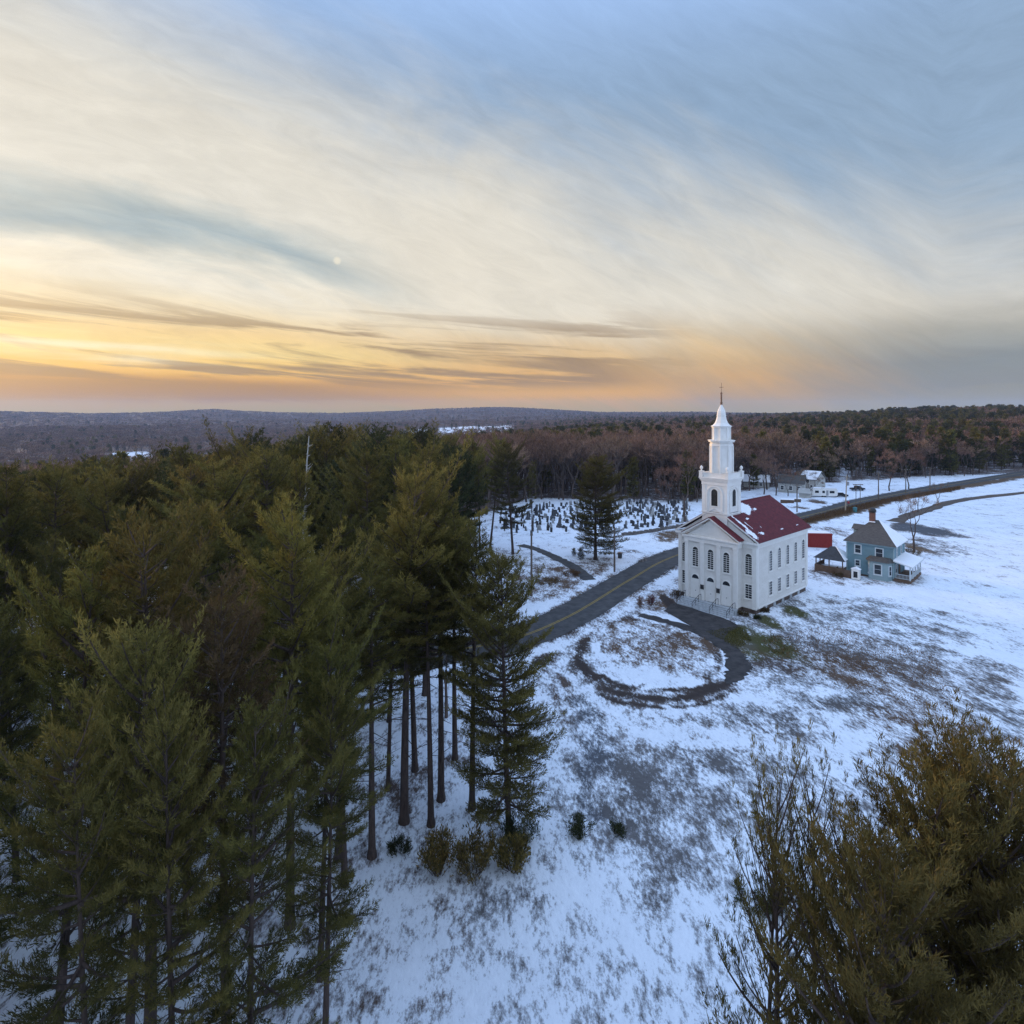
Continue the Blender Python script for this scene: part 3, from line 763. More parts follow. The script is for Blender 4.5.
def window(parent, x, y, ang, w, z0, z1, arched=False, bars=5, mull=2, fw=0.13, trim=None, glass=None, proud=0.07, sill=True, name='window', bar=0.05):
    mt = face_matrix(x, y, ang); mb = MB()
    outer = arch_poly(w + 2 * fw, z0 - fw, z1 + fw, arched=arched); inner = arch_poly(w, z0, z1, arched=arched)
    ring(mb, outer, inner, -proud, 0.04, mt)
    zt = z1 - (w / 2 if arched else 0)
    for k in range(1, bars + 1):
        z = z0 + (zt - z0) * k / (bars + (0 if arched else 1))
        mb.box(-w / 2, w / 2, -proud * 0.62, 0.0, z - bar / 2, z + bar / 2, mat=mt)
    for k in range(1, mull):
        xx = -w / 2 + w * k / mull
        mb.box(xx - 0.02, xx + 0.02, -proud * 0.5, 0.0, z0, zt, mat=mt)
    if sill: mb.box(-w / 2 - fw - 0.06, w / 2 + fw + 0.06, -proud - 0.06, 0.03, z0 - fw - 0.07, z0 - fw - 0.003, mat=mt)
    f = mb.build(name, trim or M['white_trim'], parent)
    g = MB(); g.extrude(inner, 'y', -0.018, 0.03, mat=mt)
    g.build('glass', glass or M['dark_glass'], f)
    return f

church = empty('church', CH_POS, CH_ROT)
tag(church, 'white clapboard country church with red metal roof and tall tiered steeple beside the road', 'church')
T = M['white_trim']
W2, LEN, EZ, RZ = 6.25, 17.4, 9.6, 13.75
mb = MB(); mb.box(-6.1, 6.1, 0.15, 17.25, -1.2, 0.0); mb.box(-4.05, 4.05, -1.3, 0.15, -1.2, 0.0)
mb.build('foundation', M['stone_foundation'], church)
mb = MB()
mb.extrude([(-W2, 0.0), (W2, 0.0), (W2, EZ - 0.25), (0, RZ - 0.2), (-W2, EZ - 0.25)], 'y', 0.0, LEN)
mb.build('wall', M['white_siding'], church)
mb = MB(); mb.extrude([(-4.15, 0.003), (4.15, 0.003), (4.15, EZ - 0.3), (0, 12.1), (-4.15, EZ - 0.3)], 'y', -1.4, -0.003)
mb.build('portico', M['white_siding'], church)
# trim: base board, frieze, cornices, raking boards, pilasters
mb = MB()
for s in (-1, 1):
    mb = MB(); mb.box(s * W2 - 0.02 if s > 0 else -W2 - 0.06, W2 + 0.06 if s > 0 else -W2 + 0.02, 0.605, LEN - 0.505, 0.004, 0.28); mb.build('base_board', T, church)
    mb = MB()
    mb.box(s * (W2 + 0.045) - 0.055, s * (W2 + 0.045) + 0.055, 0.2, LEN + 0.08, EZ - 0.95, EZ - 0.36)      # frieze under side eaves
    mb.box(s * (W2 + 0.2) - 0.2, s * (W2 + 0.2) + 0.2, 0.03, LEN + 0.3, EZ - 0.36, EZ - 0.1)         # box cornice
    mb.build('cornice', T, church)
mb = MB()
mb.box(4.30, W2 + 0.08, -0.07, 0.1, EZ - 1.0, EZ - 0.36); mb.build('frieze', T, church); mb = MB(); mb.box(-W2 - 0.08, -4.30, -0.07, 0.1, EZ - 1.0, EZ - 0.36); mb.build('frieze', T, church); mb = MB()
mb.box(4.32, W2 + 0.4, -0.42, 0.02, EZ - 0.36, EZ - 0.06); mb.build('cornice_return', T, church); mb = MB(); mb.box(-W2 - 0.4, -4.32, -0.42, 0.02, EZ - 0.36, EZ - 0.06); mb.build('cornice_return', T, church); mb = MB()
mb.box(-4.3, 4.3, -1.62, -1.0, EZ - 1.0, EZ - 0.36)
for s in (-1, 1): mb.box(s * 4.2 - 0.06, s * 4.2 + 0.06, -1.0, -0.08, EZ - 1.0, EZ - 0.36)
mb.box(-4.55, 4.55, -1.8, -0.43, EZ - 0.36, EZ - 0.14)
for s in (-1, 1):
    slope_box(mb, s * 4.62, EZ - 0.12, 0, 12.32, -1.82, -1.36, 0.2)
mb.build('portico_cornice', T, church); mb = MB()
for (ya, yb) in ((-0.36, 0.04), (LEN - 0.02, LEN + 0.36)):
    mb = MB()
    for s in (-1, 1): slope_box(mb, s * (W2 + 0.42), EZ - 0.09, 0.0, RZ - 0.02, ya, yb, 0.17)
    mb.build('gable_board', T, church)
for x in (-3.93, -1.32, 1.32, 3.93):
    mb = MB(); mb.box(x - 0.29, x + 0.29, -1.60, -1.39, 0.25, EZ - 1.25); mb.box(x - 0.36, x + 0.36, -1.66, -1.39, 0.004, 0.25); mb.box(x - 0.36, x + 0.36, -1.65, -1.39, EZ - 1.25, EZ - 1.003)
    mb.build('pilaster', T, church)
for s in (-1, 1):
    mb = MB(); x = s * (W2 - 0.24)
    mb.box(x - 0.3, x + 0.3, -0.1, 0.08, 0.3, EZ - 1.003); mb.box(x - 0.34, x + 0.34, -0.14, 0.08, 0.004, 0.3)
    mb.box(s * (W2 + 0.05) - 0.05, s * (W2 + 0.05) + 0.05, 0.083, 0.6, 0.3, EZ - 0.97)
    mb.build('pilaster', T, church)
    mb = MB(); mb.box(s * (W2 + 0.05) - 0.05, s * (W2 + 0.05) + 0.05, LEN - 0.5, LEN + 0.06, 0.29, EZ - 0.97); mb.build('pilaster', T, church)
# roofs
mb = MB()
for s in (-1, 1):
    slope_box(mb, s * (W2 + 0.55), EZ - 0.06 + 0.02, 0.0, RZ + 0.18, -0.28, LEN + 0.42, 0.1)
mb.box(-0.12, 0.12, 4.0, LEN + 0.4, RZ + 0.2, RZ + 0.33)
roof = mb.build('roof', M['red_roof'], church)
mb = MB()
for s in (-1, 1): slope_box(mb, s * 4.7, EZ - 0.02 + 0.1, 0.0, 12.57, -1.88, -0.38, 0.07)
proof = mb.build('portico_roof', M['red_roof'], church)

def roof_snow(parent, cx, cy, ax, ay, seed, th=0.06, thresh=0.0, nx=34, ny=34):
    """a melted snow patch lying on the right-hand roof plane; (cx,cy): distance down from ridge, distance back"""
    rs = random.Random(seed); ph = [rs.uniform(0, 6.28) for _ in range(8)]
    k = math.hypot(W2 + 0.55, RZ + 0.24 - EZ); ux, uz = (W2 + 0.55) / k, -(RZ + 0.24 - EZ) / k
    def hgt(u, v):
        d = math.hypot((u - cx) / ax, (v - cy) / ay)
        w = 0.16 * math.sin(u * 2.3 + ph[0]) * math.sin(v * 1.9 + ph[1]) + 0.14 * math.sin(u * 5.1 + v * 3 + ph[2]) + 0.10 * math.sin(u * 9 - v * 11 + ph[3]) + 0.08 * math.sin(v * 17 + u * 5 + ph[4])
        return min(1.0, max(-0.5, (1 - d + w - thresh) * 2.2))
    mb = MB(); vs = []; idx = {}
    for i in range(nx + 1):
        for j in range(ny + 1):
            u = cx - ax * 1.35 + 2.7 * ax * i / nx; v = cy - ay * 1.35 + 2.7 * ay * j / ny
            hh = hgt(u, v) * th
            uu = max(0.05, min(u, k + 0.0))
            base = Vector((ux * uu, v, RZ + 0.18 + 0.1 + uz * uu))
            idx[i, j] = len(vs); vs.append(base + Vector((-uz, 0, ux)) * hh)
    fs = []
    for i in range(nx):
        for j in range(ny):
            q = [idx[i, j], idx[i + 1, j], idx[i + 1, j + 1], idx[i, j + 1]]
            u = cx - ax * 1.35 + 2.7 * ax * (i + .5) / nx; v = cy - ay * 1.35 + 2.7 * ay * (j + .5) / ny
            if hgt(u, v) > -0.25: fs.append(tuple(q))
    mb.add(vs, fs); o = mb.build('snow_patch' if thresh == 0 else 'snow_dusting', M['snow_cap'], parent, smooth=True)
    if thresh: o['kind'] = 'stuff'
    return o
roof_snow(roof, 1.5, 6.2, 1.5, 2.4, 3)
roof_snow(roof, 2.2, 8.8, 0.5, 1.2, 4, th=0.03, thresh=0.3)
roof_snow(roof, 4.6, 2.2, 2.6, 0.22, 15, th=0.03, thresh=0.35, nx=60, ny=14)
roof_snow(roof, 5.6, 4.6, 1.6, 0.25, 16, th=0.03, thresh=0.45, nx=50, ny=14)
roof_snow(roof, 4.4, 1.0, 3.4, 0.42, 5, th=0.05, thresh=0.15, nx=60, ny=22)
roof_snow(roof, 6.5, 0.5, 1.4, 0.8, 6, th=0.05)
roof_snow(roof, 6.6, 3.0, 0.7, 1.6, 8, th=0.04, thresh=0.35)
roof_snow(roof, 6.9, 9.0, 0.5, 3.2, 9, th=0.035, thresh=0.5, ny=60)
roof_snow(roof, 3.6, 3.8, 0.5, 2.0, 10, th=0.03, thresh=0.45)
roof_snow(roof, 7.0, 14.5, 0.3, 2.6, 12, th=0.035, thresh=0.5, ny=60)
# windows
for x in (-2.5, 0.0, 2.5):
    window(church, x, -1.4, 0, 0.92, 4.85, 7.75, arched=True, bars=8, glass=M['louver_dark'])
for x in (-5.15, 5.15):
    window(church, x, 0.0, 0, 0.95, 4.85, 7.8, arched=True, bars=8, glass=M['louver_dark'])
    window(church, x, 0.0, 0, 0.95, 1.45, 3.4, bars=5, glass=M['dark_glass'])
for y in (4.45, 7.3, 10.15, 13.0, 15.85):
    window(church, W2, y, math.pi / 2, 0.92, 4.85, 7.8, arched=True, bars=7, bar=0.04)
    window(church, W2, y, math.pi / 2, 0.92, 1.3, 3.25, bars=4, bar=0.04)
# doors
for x in (-2.5, 0.0, 2.5):
    mb = MB(); mt = face_matrix(x, -1.4, 0)
    ring(mb, arch_poly(1.5, 0.02, 3.78), arch_poly(1.16, 0.02, 3.6), -0.1, 0.03, mt)
    mb.box(-0.58, 0.58, -0.05, 0.02, 0.03, 2.95, mat=mt)
    for sx in (-0.29, 0.29):
        for (a, b2) in ((0.25, 1.1), (1.3, 2.7)): mb.box(sx - 0.2, sx + 0.2, -0.075, -0.04, a, b2, mat=mt)
    d = mb.build('door', T, church)
    g = MB(); g.extrude(arch_poly(1.16, 2.98, 3.6), 'y', -0.03, 0.02, mat=mt); g.build('fanlight', M['dark_glass'], d)
    g = MB(); g.box(0.03, 0.1, -0.13, -0.05, 1.15, 1.25, mat=mt); g.build('handle', M['black_iron'], d)
for x, z in ((-1.32 + 0.05, 1.95), (1.32 - 0.02, 1.95)):
    mb = MB(); mb.box(x - 0.27, x + 0.27, -1.68, -1.605, z - 0.3, z + 0.3); mb.box(x - 0.31, x + 0.31, -1.66, -1.605, z + 0.3, z + 0.36); mb.build('notice_board', M['black_iron'], church)
# front steps and railings
mb = MB()
mb.box(-4.3, 4.3, -2.35, -1.41, -1.0, -0.02)
for k in range(5):
    mb.box(-4.15, 4.15, -2.35 - 0.38 * (k + 1), -2.352 - 0.38 * k, -1.0, -0.02 - 0.15 * (k + 1))
mb.build('front_steps', M['step_stone'], church)
for x in (-4.0, -1.38, 1.38, 4.0):
    mb = MB()
    mb.tube([(x, -1.75, 0.9), (x, -2.4, 0.9), (x, -4.2, 0.12)], 0.035, n=6); mb.tube([(x, -2.4, 0.5), (x, -4.2, -0.32)], 0.025, n=6)
    for (y, zb, zt) in ((-1.75, -0.02, 0.9), (-2.4, -0.15, 0.9), (-3.3, -0.5, 0.51), (-4.2, -0.8, 0.12)): mb.tube([(x, y, zb), (x, y, zt)], 0.03, n=6)
    mb.build('railing', M['black_iron'], church)
# foundation vents / basement bulkheads along the flank
for y in (3.2, 6.0, 8.8, 11.6, 14.4):
    mb = MB(); mb.box(W2 - 0.2, W2 - 0.05, y - 0.35, y + 0.35, -0.75, -0.12); mb.build('basement_pier', M['step_stone'], church)
# shrubs against the foundation are things of their own (below)

# steeple
TY = 1.7
tower = [(-2.0, TY - 2.0), (2.0, TY - 2.0), (2.0, TY + 2.0), (-2.0, TY + 2.0)]
def sq(mb, h, z0, z1, cy=TY): mb.box(-h, h, cy - h, cy + h, z0, z1)
mb = MB(); sq(mb, 2.02, 9.9, 13.0); mb.build('tower_base', M['white_siding'], church)
mb = MB(); sq(mb, 2.0, 13.0, 17.75)
for sx in (-1, 1):
    for sy in (-1, 1):
        cx, cy = sx * 1.78, TY + sy * 1.78
        mb.box(cx - 0.27, cx + 0.27, cy - 0.27, cy + 0.27, 13.16, 17.75)
sq(mb, 2.12, 12.98, 13.16); sq(mb, 2.1, 17.2, 17.75)
for ang, (x, y) in ((0, (0, TY - 2.0)), (math.pi / 2, (2.0, TY)), (math.pi, (0, TY + 2.0)), (-math.pi / 2, (-2.0, TY))):
    mt = face_matrix(x, y, ang)
    ring(mb, arch_poly(2.75, 13.2, 17.15), arch_poly(2.35, 13.2, 16.95), -0.1, 0.0, mt)
mb.build('belfry', M['white_trim'], church)
for ang, (x, y) in ((0, (0, TY - 2.0)), (math.pi / 2, (2.0, TY)), (math.pi, (0, TY + 2.0)), (-math.pi / 2, (-2.0, TY))):
    mt = face_matrix(x, y, ang); mb = MB()
    ring(mb, arch_poly(1.25, 13.95, 16.75), arch_poly(1.02, 14.1, 16.62), -0.06, 0.03, mt)
    lv = mb.build('louver', T, church)
    g = MB(); g.extrude(arch_poly(1.02, 14.1, 16.62), 'y', -0.015, 0.03, mat=mt)
    for k in range(11): g.box(-0.5, 0.5, -0.045, -0.013, 14.2 + k * 0.19, 14.26 + k * 0.19, mat=mt)
    g.build('slat_panel', M['louver_dark'], lv)
mb = MB(); sq(mb, 2.2, 17.75, 17.95); sq(mb, 2.3, 17.95, 18.18); sq(mb, 2.4, 18.18, 18.33)
mb.build('belfry_cornice', T, church)
mb = MB()
for sx in (-1, 1):
    mb.box(sx * 2.1 - 0.07, sx * 2.1 + 0.07, TY - 1.75, TY + 1.75, 18.33, 18.95)
    mb.box(-1.75, 1.75, TY + sx * 2.1 - 0.07, TY + sx * 2.1 + 0.07, 18.33, 18.95)
    mb.box(sx * 2.1 - 0.11, sx * 2.1 + 0.11, TY - 1.75, TY + 1.75, 18.95, 19.03)
    mb.box(-1.75, 1.75, TY + sx * 2.1 - 0.11, TY + sx * 2.1 + 0.11, 18.95, 19.03)
mb.build('parapet', T, church)
mb = MB(); sq(mb, 2.1 - 0.1, 18.33, 18.42); mb.build('parapet_snow', M['snow_cap'], church)
for sx in (-1, 1):
    for sy in (-1, 1):
        cx, cy = sx * 2.1, TY + sy * 2.1; mb = MB()
        mb.box(cx - 0.27, cx + 0.27, cy - 0.27, cy + 0.27, 18.335, 19.15); mb.box(cx - 0.32, cx + 0.32, cy - 0.32, cy + 0.32, 19.15, 19.24)
        mb.lathe([(0.1, 19.24), (0.16, 19.32), (0.09, 19.42), (0.2, 19.55), (0.24, 19.72), (0.19, 19.9), (0.06, 20.0), (0.02, 20.08)], cx, cy, 10)
        mb.build('urn', T, church)
def octo(mb, r, z0, z1): mb.lathe([(r / math.cos(math.pi / 8), z0), (r / math.cos(math.pi / 8), z1)], 0, TY, 8, rot=math.pi / 8)
mb = MB(); octo(mb, 1.5, 18.4, 23.6); octo(mb, 1.66, 18.42, 18.75)
for k in range(8):
    a = math.pi / 8 + k * math.pi / 4; r = 1.5 / math.cos(math.pi / 8)
    mb.lathe([(0.17, 18.75), (0.17, 23.0)], r * math.cos(a), TY + r * math.sin(a), 6)
for k in range(8):
    a = k * math.pi / 4; mt = face_matrix(1.5 * math.cos(a), TY + 1.5 * math.sin(a), a + math.pi / 2)
    ring(mb, [(-0.42, 19.0), (0.42, 19.0), (0.42, 22.8), (-0.42, 22.8)], [(-0.36, 19.06), (0.36, 19.06), (0.36, 22.74), (-0.36, 22.74)], -0.04, 0.0, mt)
mb.build('octagon_stage', T, church)
mb = MB(); octo(mb, 1.6, 23.0, 23.35); octo(mb, 1.74, 23.6, 23.8); octo(mb, 1.84, 23.8, 23.92); mb.build('octagon_cornice', T, church)
mb = MB(); octo(mb, 1.18, 23.92, 25.9)
for k in range(8):
    a = math.pi / 8 + k * math.pi / 4; r = 1.18 / math.cos(math.pi / 8)
    mb.lathe([(0.13, 23.92), (0.13, 25.75)], r * math.cos(a), TY + r * math.sin(a), 6)
octo(mb, 1.3, 25.75, 25.95); octo(mb, 1.42, 25.95, 26.06); mb.build('upper_stage', T, church)
mb = MB()
mb.lathe([(1.46, 26.06), (1.24, 26.18), (0.96, 26.5), (0.77, 26.95), (0.65, 27.5), (0.69, 27.58), (0.69, 27.68), (0.63, 27.74), (0.63, 27.95), (0.56, 28.3), (0.42, 28.65), (0.28, 28.95), (0.19, 29.12), (0.16, 29.3)], 0, TY, 8, rot=math.pi / 8)
mb.build('dome', M['white_trim'], church)
mb = MB(); mb.lathe([(0.2, 29.25), (0.15, 29.4), (0.2, 29.55), (0.13, 29.7), (0.13, 30.9), (0.2, 31.0), (0.1, 31.1), (0.035, 31.2), (0.025, 32.6)], 0, TY, 8)
mb.tube([(-0.3, TY, 31.9), (0.35, TY, 31.9)], 0.035, n=5)
mb.build('finial', M['rust_iron'], church)

# ------------------------------------------------------------------ blue house
H_A = at(847, 573.3); H_C = at(893.8, 581.4)
hdir = (H_C - H_A).normalized(); HW = (H_C - H_A).length * 1.0
hrot = math.atan2(hdir.y, hdir.x)
house = empty('house', H_A, hrot)       # local x along the wall that faces the camera, y to the back
tag(house, 'blue clapboard house with steep brown hipped roof half under snow and a small porch', 'house')
D = 7.4; HE = 5.85; HP = 9.6
mb = MB(); mb.box(-0.05, HW + 0.05, -0.05, D + 0.05, -0.6, 0.35); mb.build('foundation', M['stone_foundation'], house)
mb = MB(); mb.box(0, HW, 0, D, 0.35, HE); mb.build('wall', M['teal_siding'], house)
mb = MB()
for (x, y) in ((0, 0), (HW, 0), (HW, D), (0, D)): mb.box(x - 0.09, x + 0.09, y - 0.09, y + 0.09, 0.36, HE - 0.2)
mb.box(-0.06, HW + 0.06, -0.06, D + 0.06, HE - 0.3, HE - 0.04)
mb.box(-0.45, HW + 0.45, -0.45, D + 0.45, HE - 0.04, HE + 0.08)
mb.build('corner_board', M['pale_teal'], house)
rx0, rx1, rym = HW / 2 - 0.5, HW / 2 + 0.5, D / 2
e = 0.55; zb = HE + 0.085
RV = [(-e, -e, zb), (HW + e, -e, zb), (HW + e, D + e, zb), (-e, D + e, zb), (rx0, rym, HP), (rx1, rym, HP)]
mb = MB(); mb.add(RV, [(0, 1, 5, 4), (1, 2, 5), (2, 3, 4, 5), (3, 0, 4), (3, 2, 1, 0)]); hroof = mb.build('roof', M['grey_shingle'], house)
# snow lying on the right-hand slope
mb = MB(); a_, b_, c_ = Vector(RV[1]), Vector(RV[2]), Vector(RV[5]); nrm = (b_ - a_).cross(c_ - a_).normalized()
if nrm.z < 0: nrm = -nrm
ins = lambda p: p * 0.95 + (a_ + b_ + c_) / 3 * 0.05
tp = [ins(p) + nrm * 0.12 for p in (a_, b_, c_)]; bt = [p + nrm * 0.01 for p in (a_, b_, c_)]
mb.add(tp + bt, [(0, 1, 2), (0, 3, 4, 1), (1, 4, 5, 2), (2, 5, 3, 0)]); mb.build('snow_cover', M['snow_cap'], hroof)
mb = MB(); mb.box(rx0 - 0.4, rx0 + 0.45, rym - 0.5, rym + 0.35, 8.3, 10.9); ch = mb.build('chimney', M['brick'], house)
mb = MB(); mb.box(rx0 - 0.5, rx0 + 0.55, rym - 0.6, rym + 0.45, 10.9, 11.05); mb.lathe([(0.6, 11.05), (0.66, 11.3), (0.5, 11.6), (0.1, 11.75)], rx0, rym - 0.07, 10); mb.build('chimney_cap', M['black_iron'], ch)
mb = MB(); mb.box(rx0 - 0.5, rx0 + 0.6, rym - 0.8, rym - 0.52, 9.2, 9.35); mb.build('flashing_snow', M['snow_cap'], ch)
# dormer on the left slope
mb = MB(); mb.box(0.35, 2.4, D / 2 - 0.9, D / 2 + 0.9, HE + 0.2, 7.7); dm = mb.build('dormer', M['pale_teal'], house)
mb = MB(); mb.add([(0.0, D / 2 - 1.2, 7.7), (0.0, D / 2 + 1.2, 7.7), (2.6, D / 2 + 1.2, 7.75), (2.6, D / 2 - 1.2, 7.75), (0.1, D / 2, 8.5), (2.6, D / 2, 8.5)], [(0, 3, 5, 4), (1, 4, 5, 2), (0, 4, 1), (3, 2, 5), (0, 1, 2, 3)]); mb.build('dormer_roof', M['grey_shingle'], dm)
PT = noise_mat('house_trim', (0.50, 0.55, 0.56), (0.62, 0.66, 0.67), scale=2, rough=0.6)
def hwin(x, y, ang, w, z0, z1, parent=None): return window(parent or house, x, y, ang, w, z0, z1, bars=1, mull=1, fw=0.16, trim=PT, proud=0.06)
hwin(0.32, D / 2, -math.pi / 2, 1.0, HE + 0.75, 7.5, dm)
hwin(1.75, 0, 0, 0.85, 4.0, 5.35); hwin(5.05, 0, 0, 1.0, 3.75, 5.2); hwin(1.7, 0, 0, 0.62, 1.75, 2.65)
hwin(HW, 2.0, math.pi / 2, 0.6, 3.95, 5.2); hwin(HW, 5.2, math.pi / 2, 0.75, 3.95, 5.3)
# bay
by = [(3.35, 0.0), (3.85, -1.15), (6.55, -1.15), (7.05, 0.0)]
mb = MB(); mb.extrude(by, 'z', 0.0, 3.2); bay = mb.build('bay', M['pale_teal'], house)
mb = MB(); ov = [(2.95, 0.0), (3.6, -1.55), (6.8, -1.55), (7.4, 0.0)]; top = [(3.6, -0.0), (4.1, -0.35), (6.3, -0.35), (6.8, 0.0)]
vs = [(x, y - 0.002, 3.2) for x, y in ov] + [(x, y - 0.002, 3.85) for x, y in top]
mb.add(vs, [(0, 1, 5, 4), (1, 2, 6, 5), (2, 3, 7, 6), (4, 5, 6, 7), (3, 2, 1, 0)]); mb.build('bay_roof', M['grey_shingle'], bay)
hwin(5.1, -1.15, 0, 1.0, 1.05, 2.65, bay)
aB = math.atan2(1.15, 0.5); hwin(6.80, -0.575, aB, 0.5, 1.05, 2.5, bay)
aL = math.atan2(-1.15, 0.5); hwin(3.6, -0.575, aL, 0.45, 1.05, 2.5, bay)
# porch on the right-hand side
pd, pl0, pl1 = 2.5, -0.2, 7.9
mb = MB(); mb.box(HW + 0.02, HW + pd, pl0, pl1, -0.3, 0.55); mb.build('porch_floor', M['brown_boards'], house)
mb = MB(); mb.add([(HW + 0.01, pl0 - 0.3, 3.45), (HW + pd + 0.35, pl0 - 0.3, 2.75), (HW + pd + 0.35, pl1 + 0.3, 2.75), (HW + 0.01, pl1 + 0.3, 3.45), (HW + 0.01, pl0 - 0.3, 3.6), (HW + pd + 0.35, pl0 - 0.3, 2.9), (HW + pd + 0.35, pl1 + 0.3, 2.9), (HW + 0.01, pl1 + 0.3, 3.6)], [(3, 2, 1, 0), (4, 5, 6, 7), (0, 1, 5, 4), (1, 2, 6, 5), (2, 3, 7, 6), (3, 0, 4, 7)])
pr = mb.build('porch_roof', PT, house)
mb = MB(); mb.add([(HW + 0.02, pl0 - 0.25, 3.61), (HW + pd + 0.3, pl0 - 0.25, 2.92), (HW + pd + 0.3, pl1 + 0.25, 2.92), (HW + 0.02, pl1 + 0.25, 3.61), (HW + 0.02, pl0 - 0.2, 3.78), (HW + pd + 0.22, pl0 - 0.2, 3.06), (HW + pd + 0.22, pl1 + 0.2, 3.06), (HW + 0.02, pl1 + 0.2, 3.78)], [(4, 5, 6, 7), (0, 1, 5, 4), (1, 2, 6, 5), (2, 3, 7, 6), (3, 0, 4, 7)]); mb.build('snow_cover', M['snow_cap'], pr)
for y in (pl0 + 0.12, 1.9, 3.9, 5.9, pl1 - 0.12):
    mb = MB(); mb.box(HW + pd - 0.2, HW + pd - 0.04, y - 0.08, y + 0.08, 0.55, 2.76); mb.build('porch_post', PT, house)
mb = MB(); mb.box(HW + pd - 0.15, HW + pd - 0.08, pl0, pl1, 1.35, 1.43); mb.box(HW + pd - 0.15, HW + pd - 0.08, pl0, pl1, 0.68, 0.74)
y = pl0 + 0.2
while y < pl1: mb.box(HW + pd - 0.135, HW + pd - 0.095, y, y + 0.04, 0.74, 1.35); y += 0.2
mb.box(HW + 0.2, HW + pd - 0.1, pl0 + 0.02, pl0 + 0.08, 1.35, 1.43); mb.box(HW + 0.2, HW + pd - 0.1, pl0 + 0.02, pl0 + 0.08, 0.68, 0.74)
x = HW + 0.25
while x < HW + pd - 0.2: mb.box(x, x + 0.04, pl0 + 0.03, pl0 + 0.07, 0.74, 1.35); x += 0.2
mb.build('porch_railing', PT, house)
hwin(HW, 1.8, math.pi / 2, 0.9, 1.2, 2.6)
mb = MB(); mb.box(HW, HW + 0.07, 3.4, 4.4, 0.56, 2.6); mb.build('door', M['brown_boards'], house)

# ------------------------------------------------------------------ gazebo, deck, red shed, small white shelter
GZp = at(833, 570)
gz = empty('gazebo', GZp, hrot); tag(gz, 'open gazebo with dark hipped roof between church and blue house', 'gazebo')
mb = MB(); mb.add([(-2.6, -2.6, 2.35), (2.6, -2.6, 2.35), (2.6, 2.6, 2.35), (-2.6, 2.6, 2.35), (-0.3, 0, 4.35), (0.3, 0, 4.35)], [(0, 1, 5, 4), (1, 2, 5), (2, 3, 4, 5), (3, 0, 4), (3, 2, 1, 0)]); gr = mb.build('roof', noise_mat('dark_shingle', (0.04, 0.042, 0.046), (0.07, 0.072, 0.078), scale=2.5, rough=0.9), gz)
mb = MB(); mb.add([(2.62, -2.3, 2.43), (2.62, 2.5, 2.43), (0.42, 0.02, 4.37), (2.66, -2.2, 2.55), (2.66, 2.4, 2.55), (0.52, 0.02, 4.45)], [(3, 4, 5), (0, 1, 4, 3), (1, 2, 5, 4), (2, 0, 3, 5)]); mb.build('snow_cover', M['snow_cap'], gr)
for (x, y) in ((-2.2, -2.2), (2.2, -2.2), (2.2, 2.2), (-2.2, 2.2), (0, -2.2), (-2.2, 0)):
    mb = MB(); mb.box(x - 0.08, x + 0.08, y - 0.08, y + 0.08, 0.0, 2.35); mb.build('post', M['brown_boards'], gz)
mb = MB(); mb.box(-2.4, 2.4, -2.4, 2.4, -0.2, 0.3); mb.build('floor', M['brown_boards'], gz)
mb = MB(); mb.box(-2.38, 2.38, -2.38, 2.38, 0.302, 0.36); mb.build('floor_snow', M['snow_cap'], gz)
mb = MB()
for (x0, x1, y0, y1) in ((-2.4, 2.4, -2.4, -2.33), (-2.4, -2.33, -2.33, 2.4), (2.33, 2.4, -2.33, 2.4)): mb.box(x0, x1, y0, y1, 0.3, 1.15)
mb.build('railing', M['brown_boards'], gz)

dk = at(845.5, 576)
tag((lambda m: (m.box(-1.4, 1.0, -0.8, 0.8, -0.2, 0.55), m.box(-1.4, 1.0, -0.86, -0.8, 0.5, 1.3), m.box(-1.46, -1.4, -0.8, 0.8, 0.5, 1.3), [m.box(-1.4 + 0.4 * k, -1.34 + 0.4 * k, -0.92, -0.86, 0, 1.35) for k in range(7)]))(_m := MB()) and _m.build('deck', M['brown_boards']), 'low brown wooden deck joining gazebo to the blue house wall', 'deck')
_o = bpy.data.objects['deck']; _o.location = dk; _o.rotation_euler = (0, 0, hrot)

sh = at(832.3, 547.5); shd = (at(832.3, 547.5) - at(809.7, 547.0)).normalized()
shed = empty('red_shed', sh, math.atan2(shd.y, shd.x) + 0.04); tag(shed, 'long low red shed standing just behind the church', 'shed')
mb = MB(); mb.box(-9, 0, 0, 3.2, -0.2, 2.75)
mb.box(-9.03, 0.03, -0.03, 3.23, 2.55, 2.75)
k = -8.9
while k < 0: mb.box(k, k + 0.07, -0.035, 0.0, 0.0, 2.55); k += 0.55
k = 0.1
while k < 3.2: mb.box(0.0, 0.035, k, k + 0.07, 0.0, 2.55); k += 0.55
mb.build('wall', M['red_boards'], shed)
mb = MB(); mb.box(-9.1, 0.1, -0.12, 3.32, 2.75, 2.87); rf = mb.build('roof', M['red_boards'], shed)
mb = MB(); mb.box(-9.0, 0.0, 0.6, 3.25, 2.872, 2.95); mb.build('snow_cover', M['snow_cap'], rf)

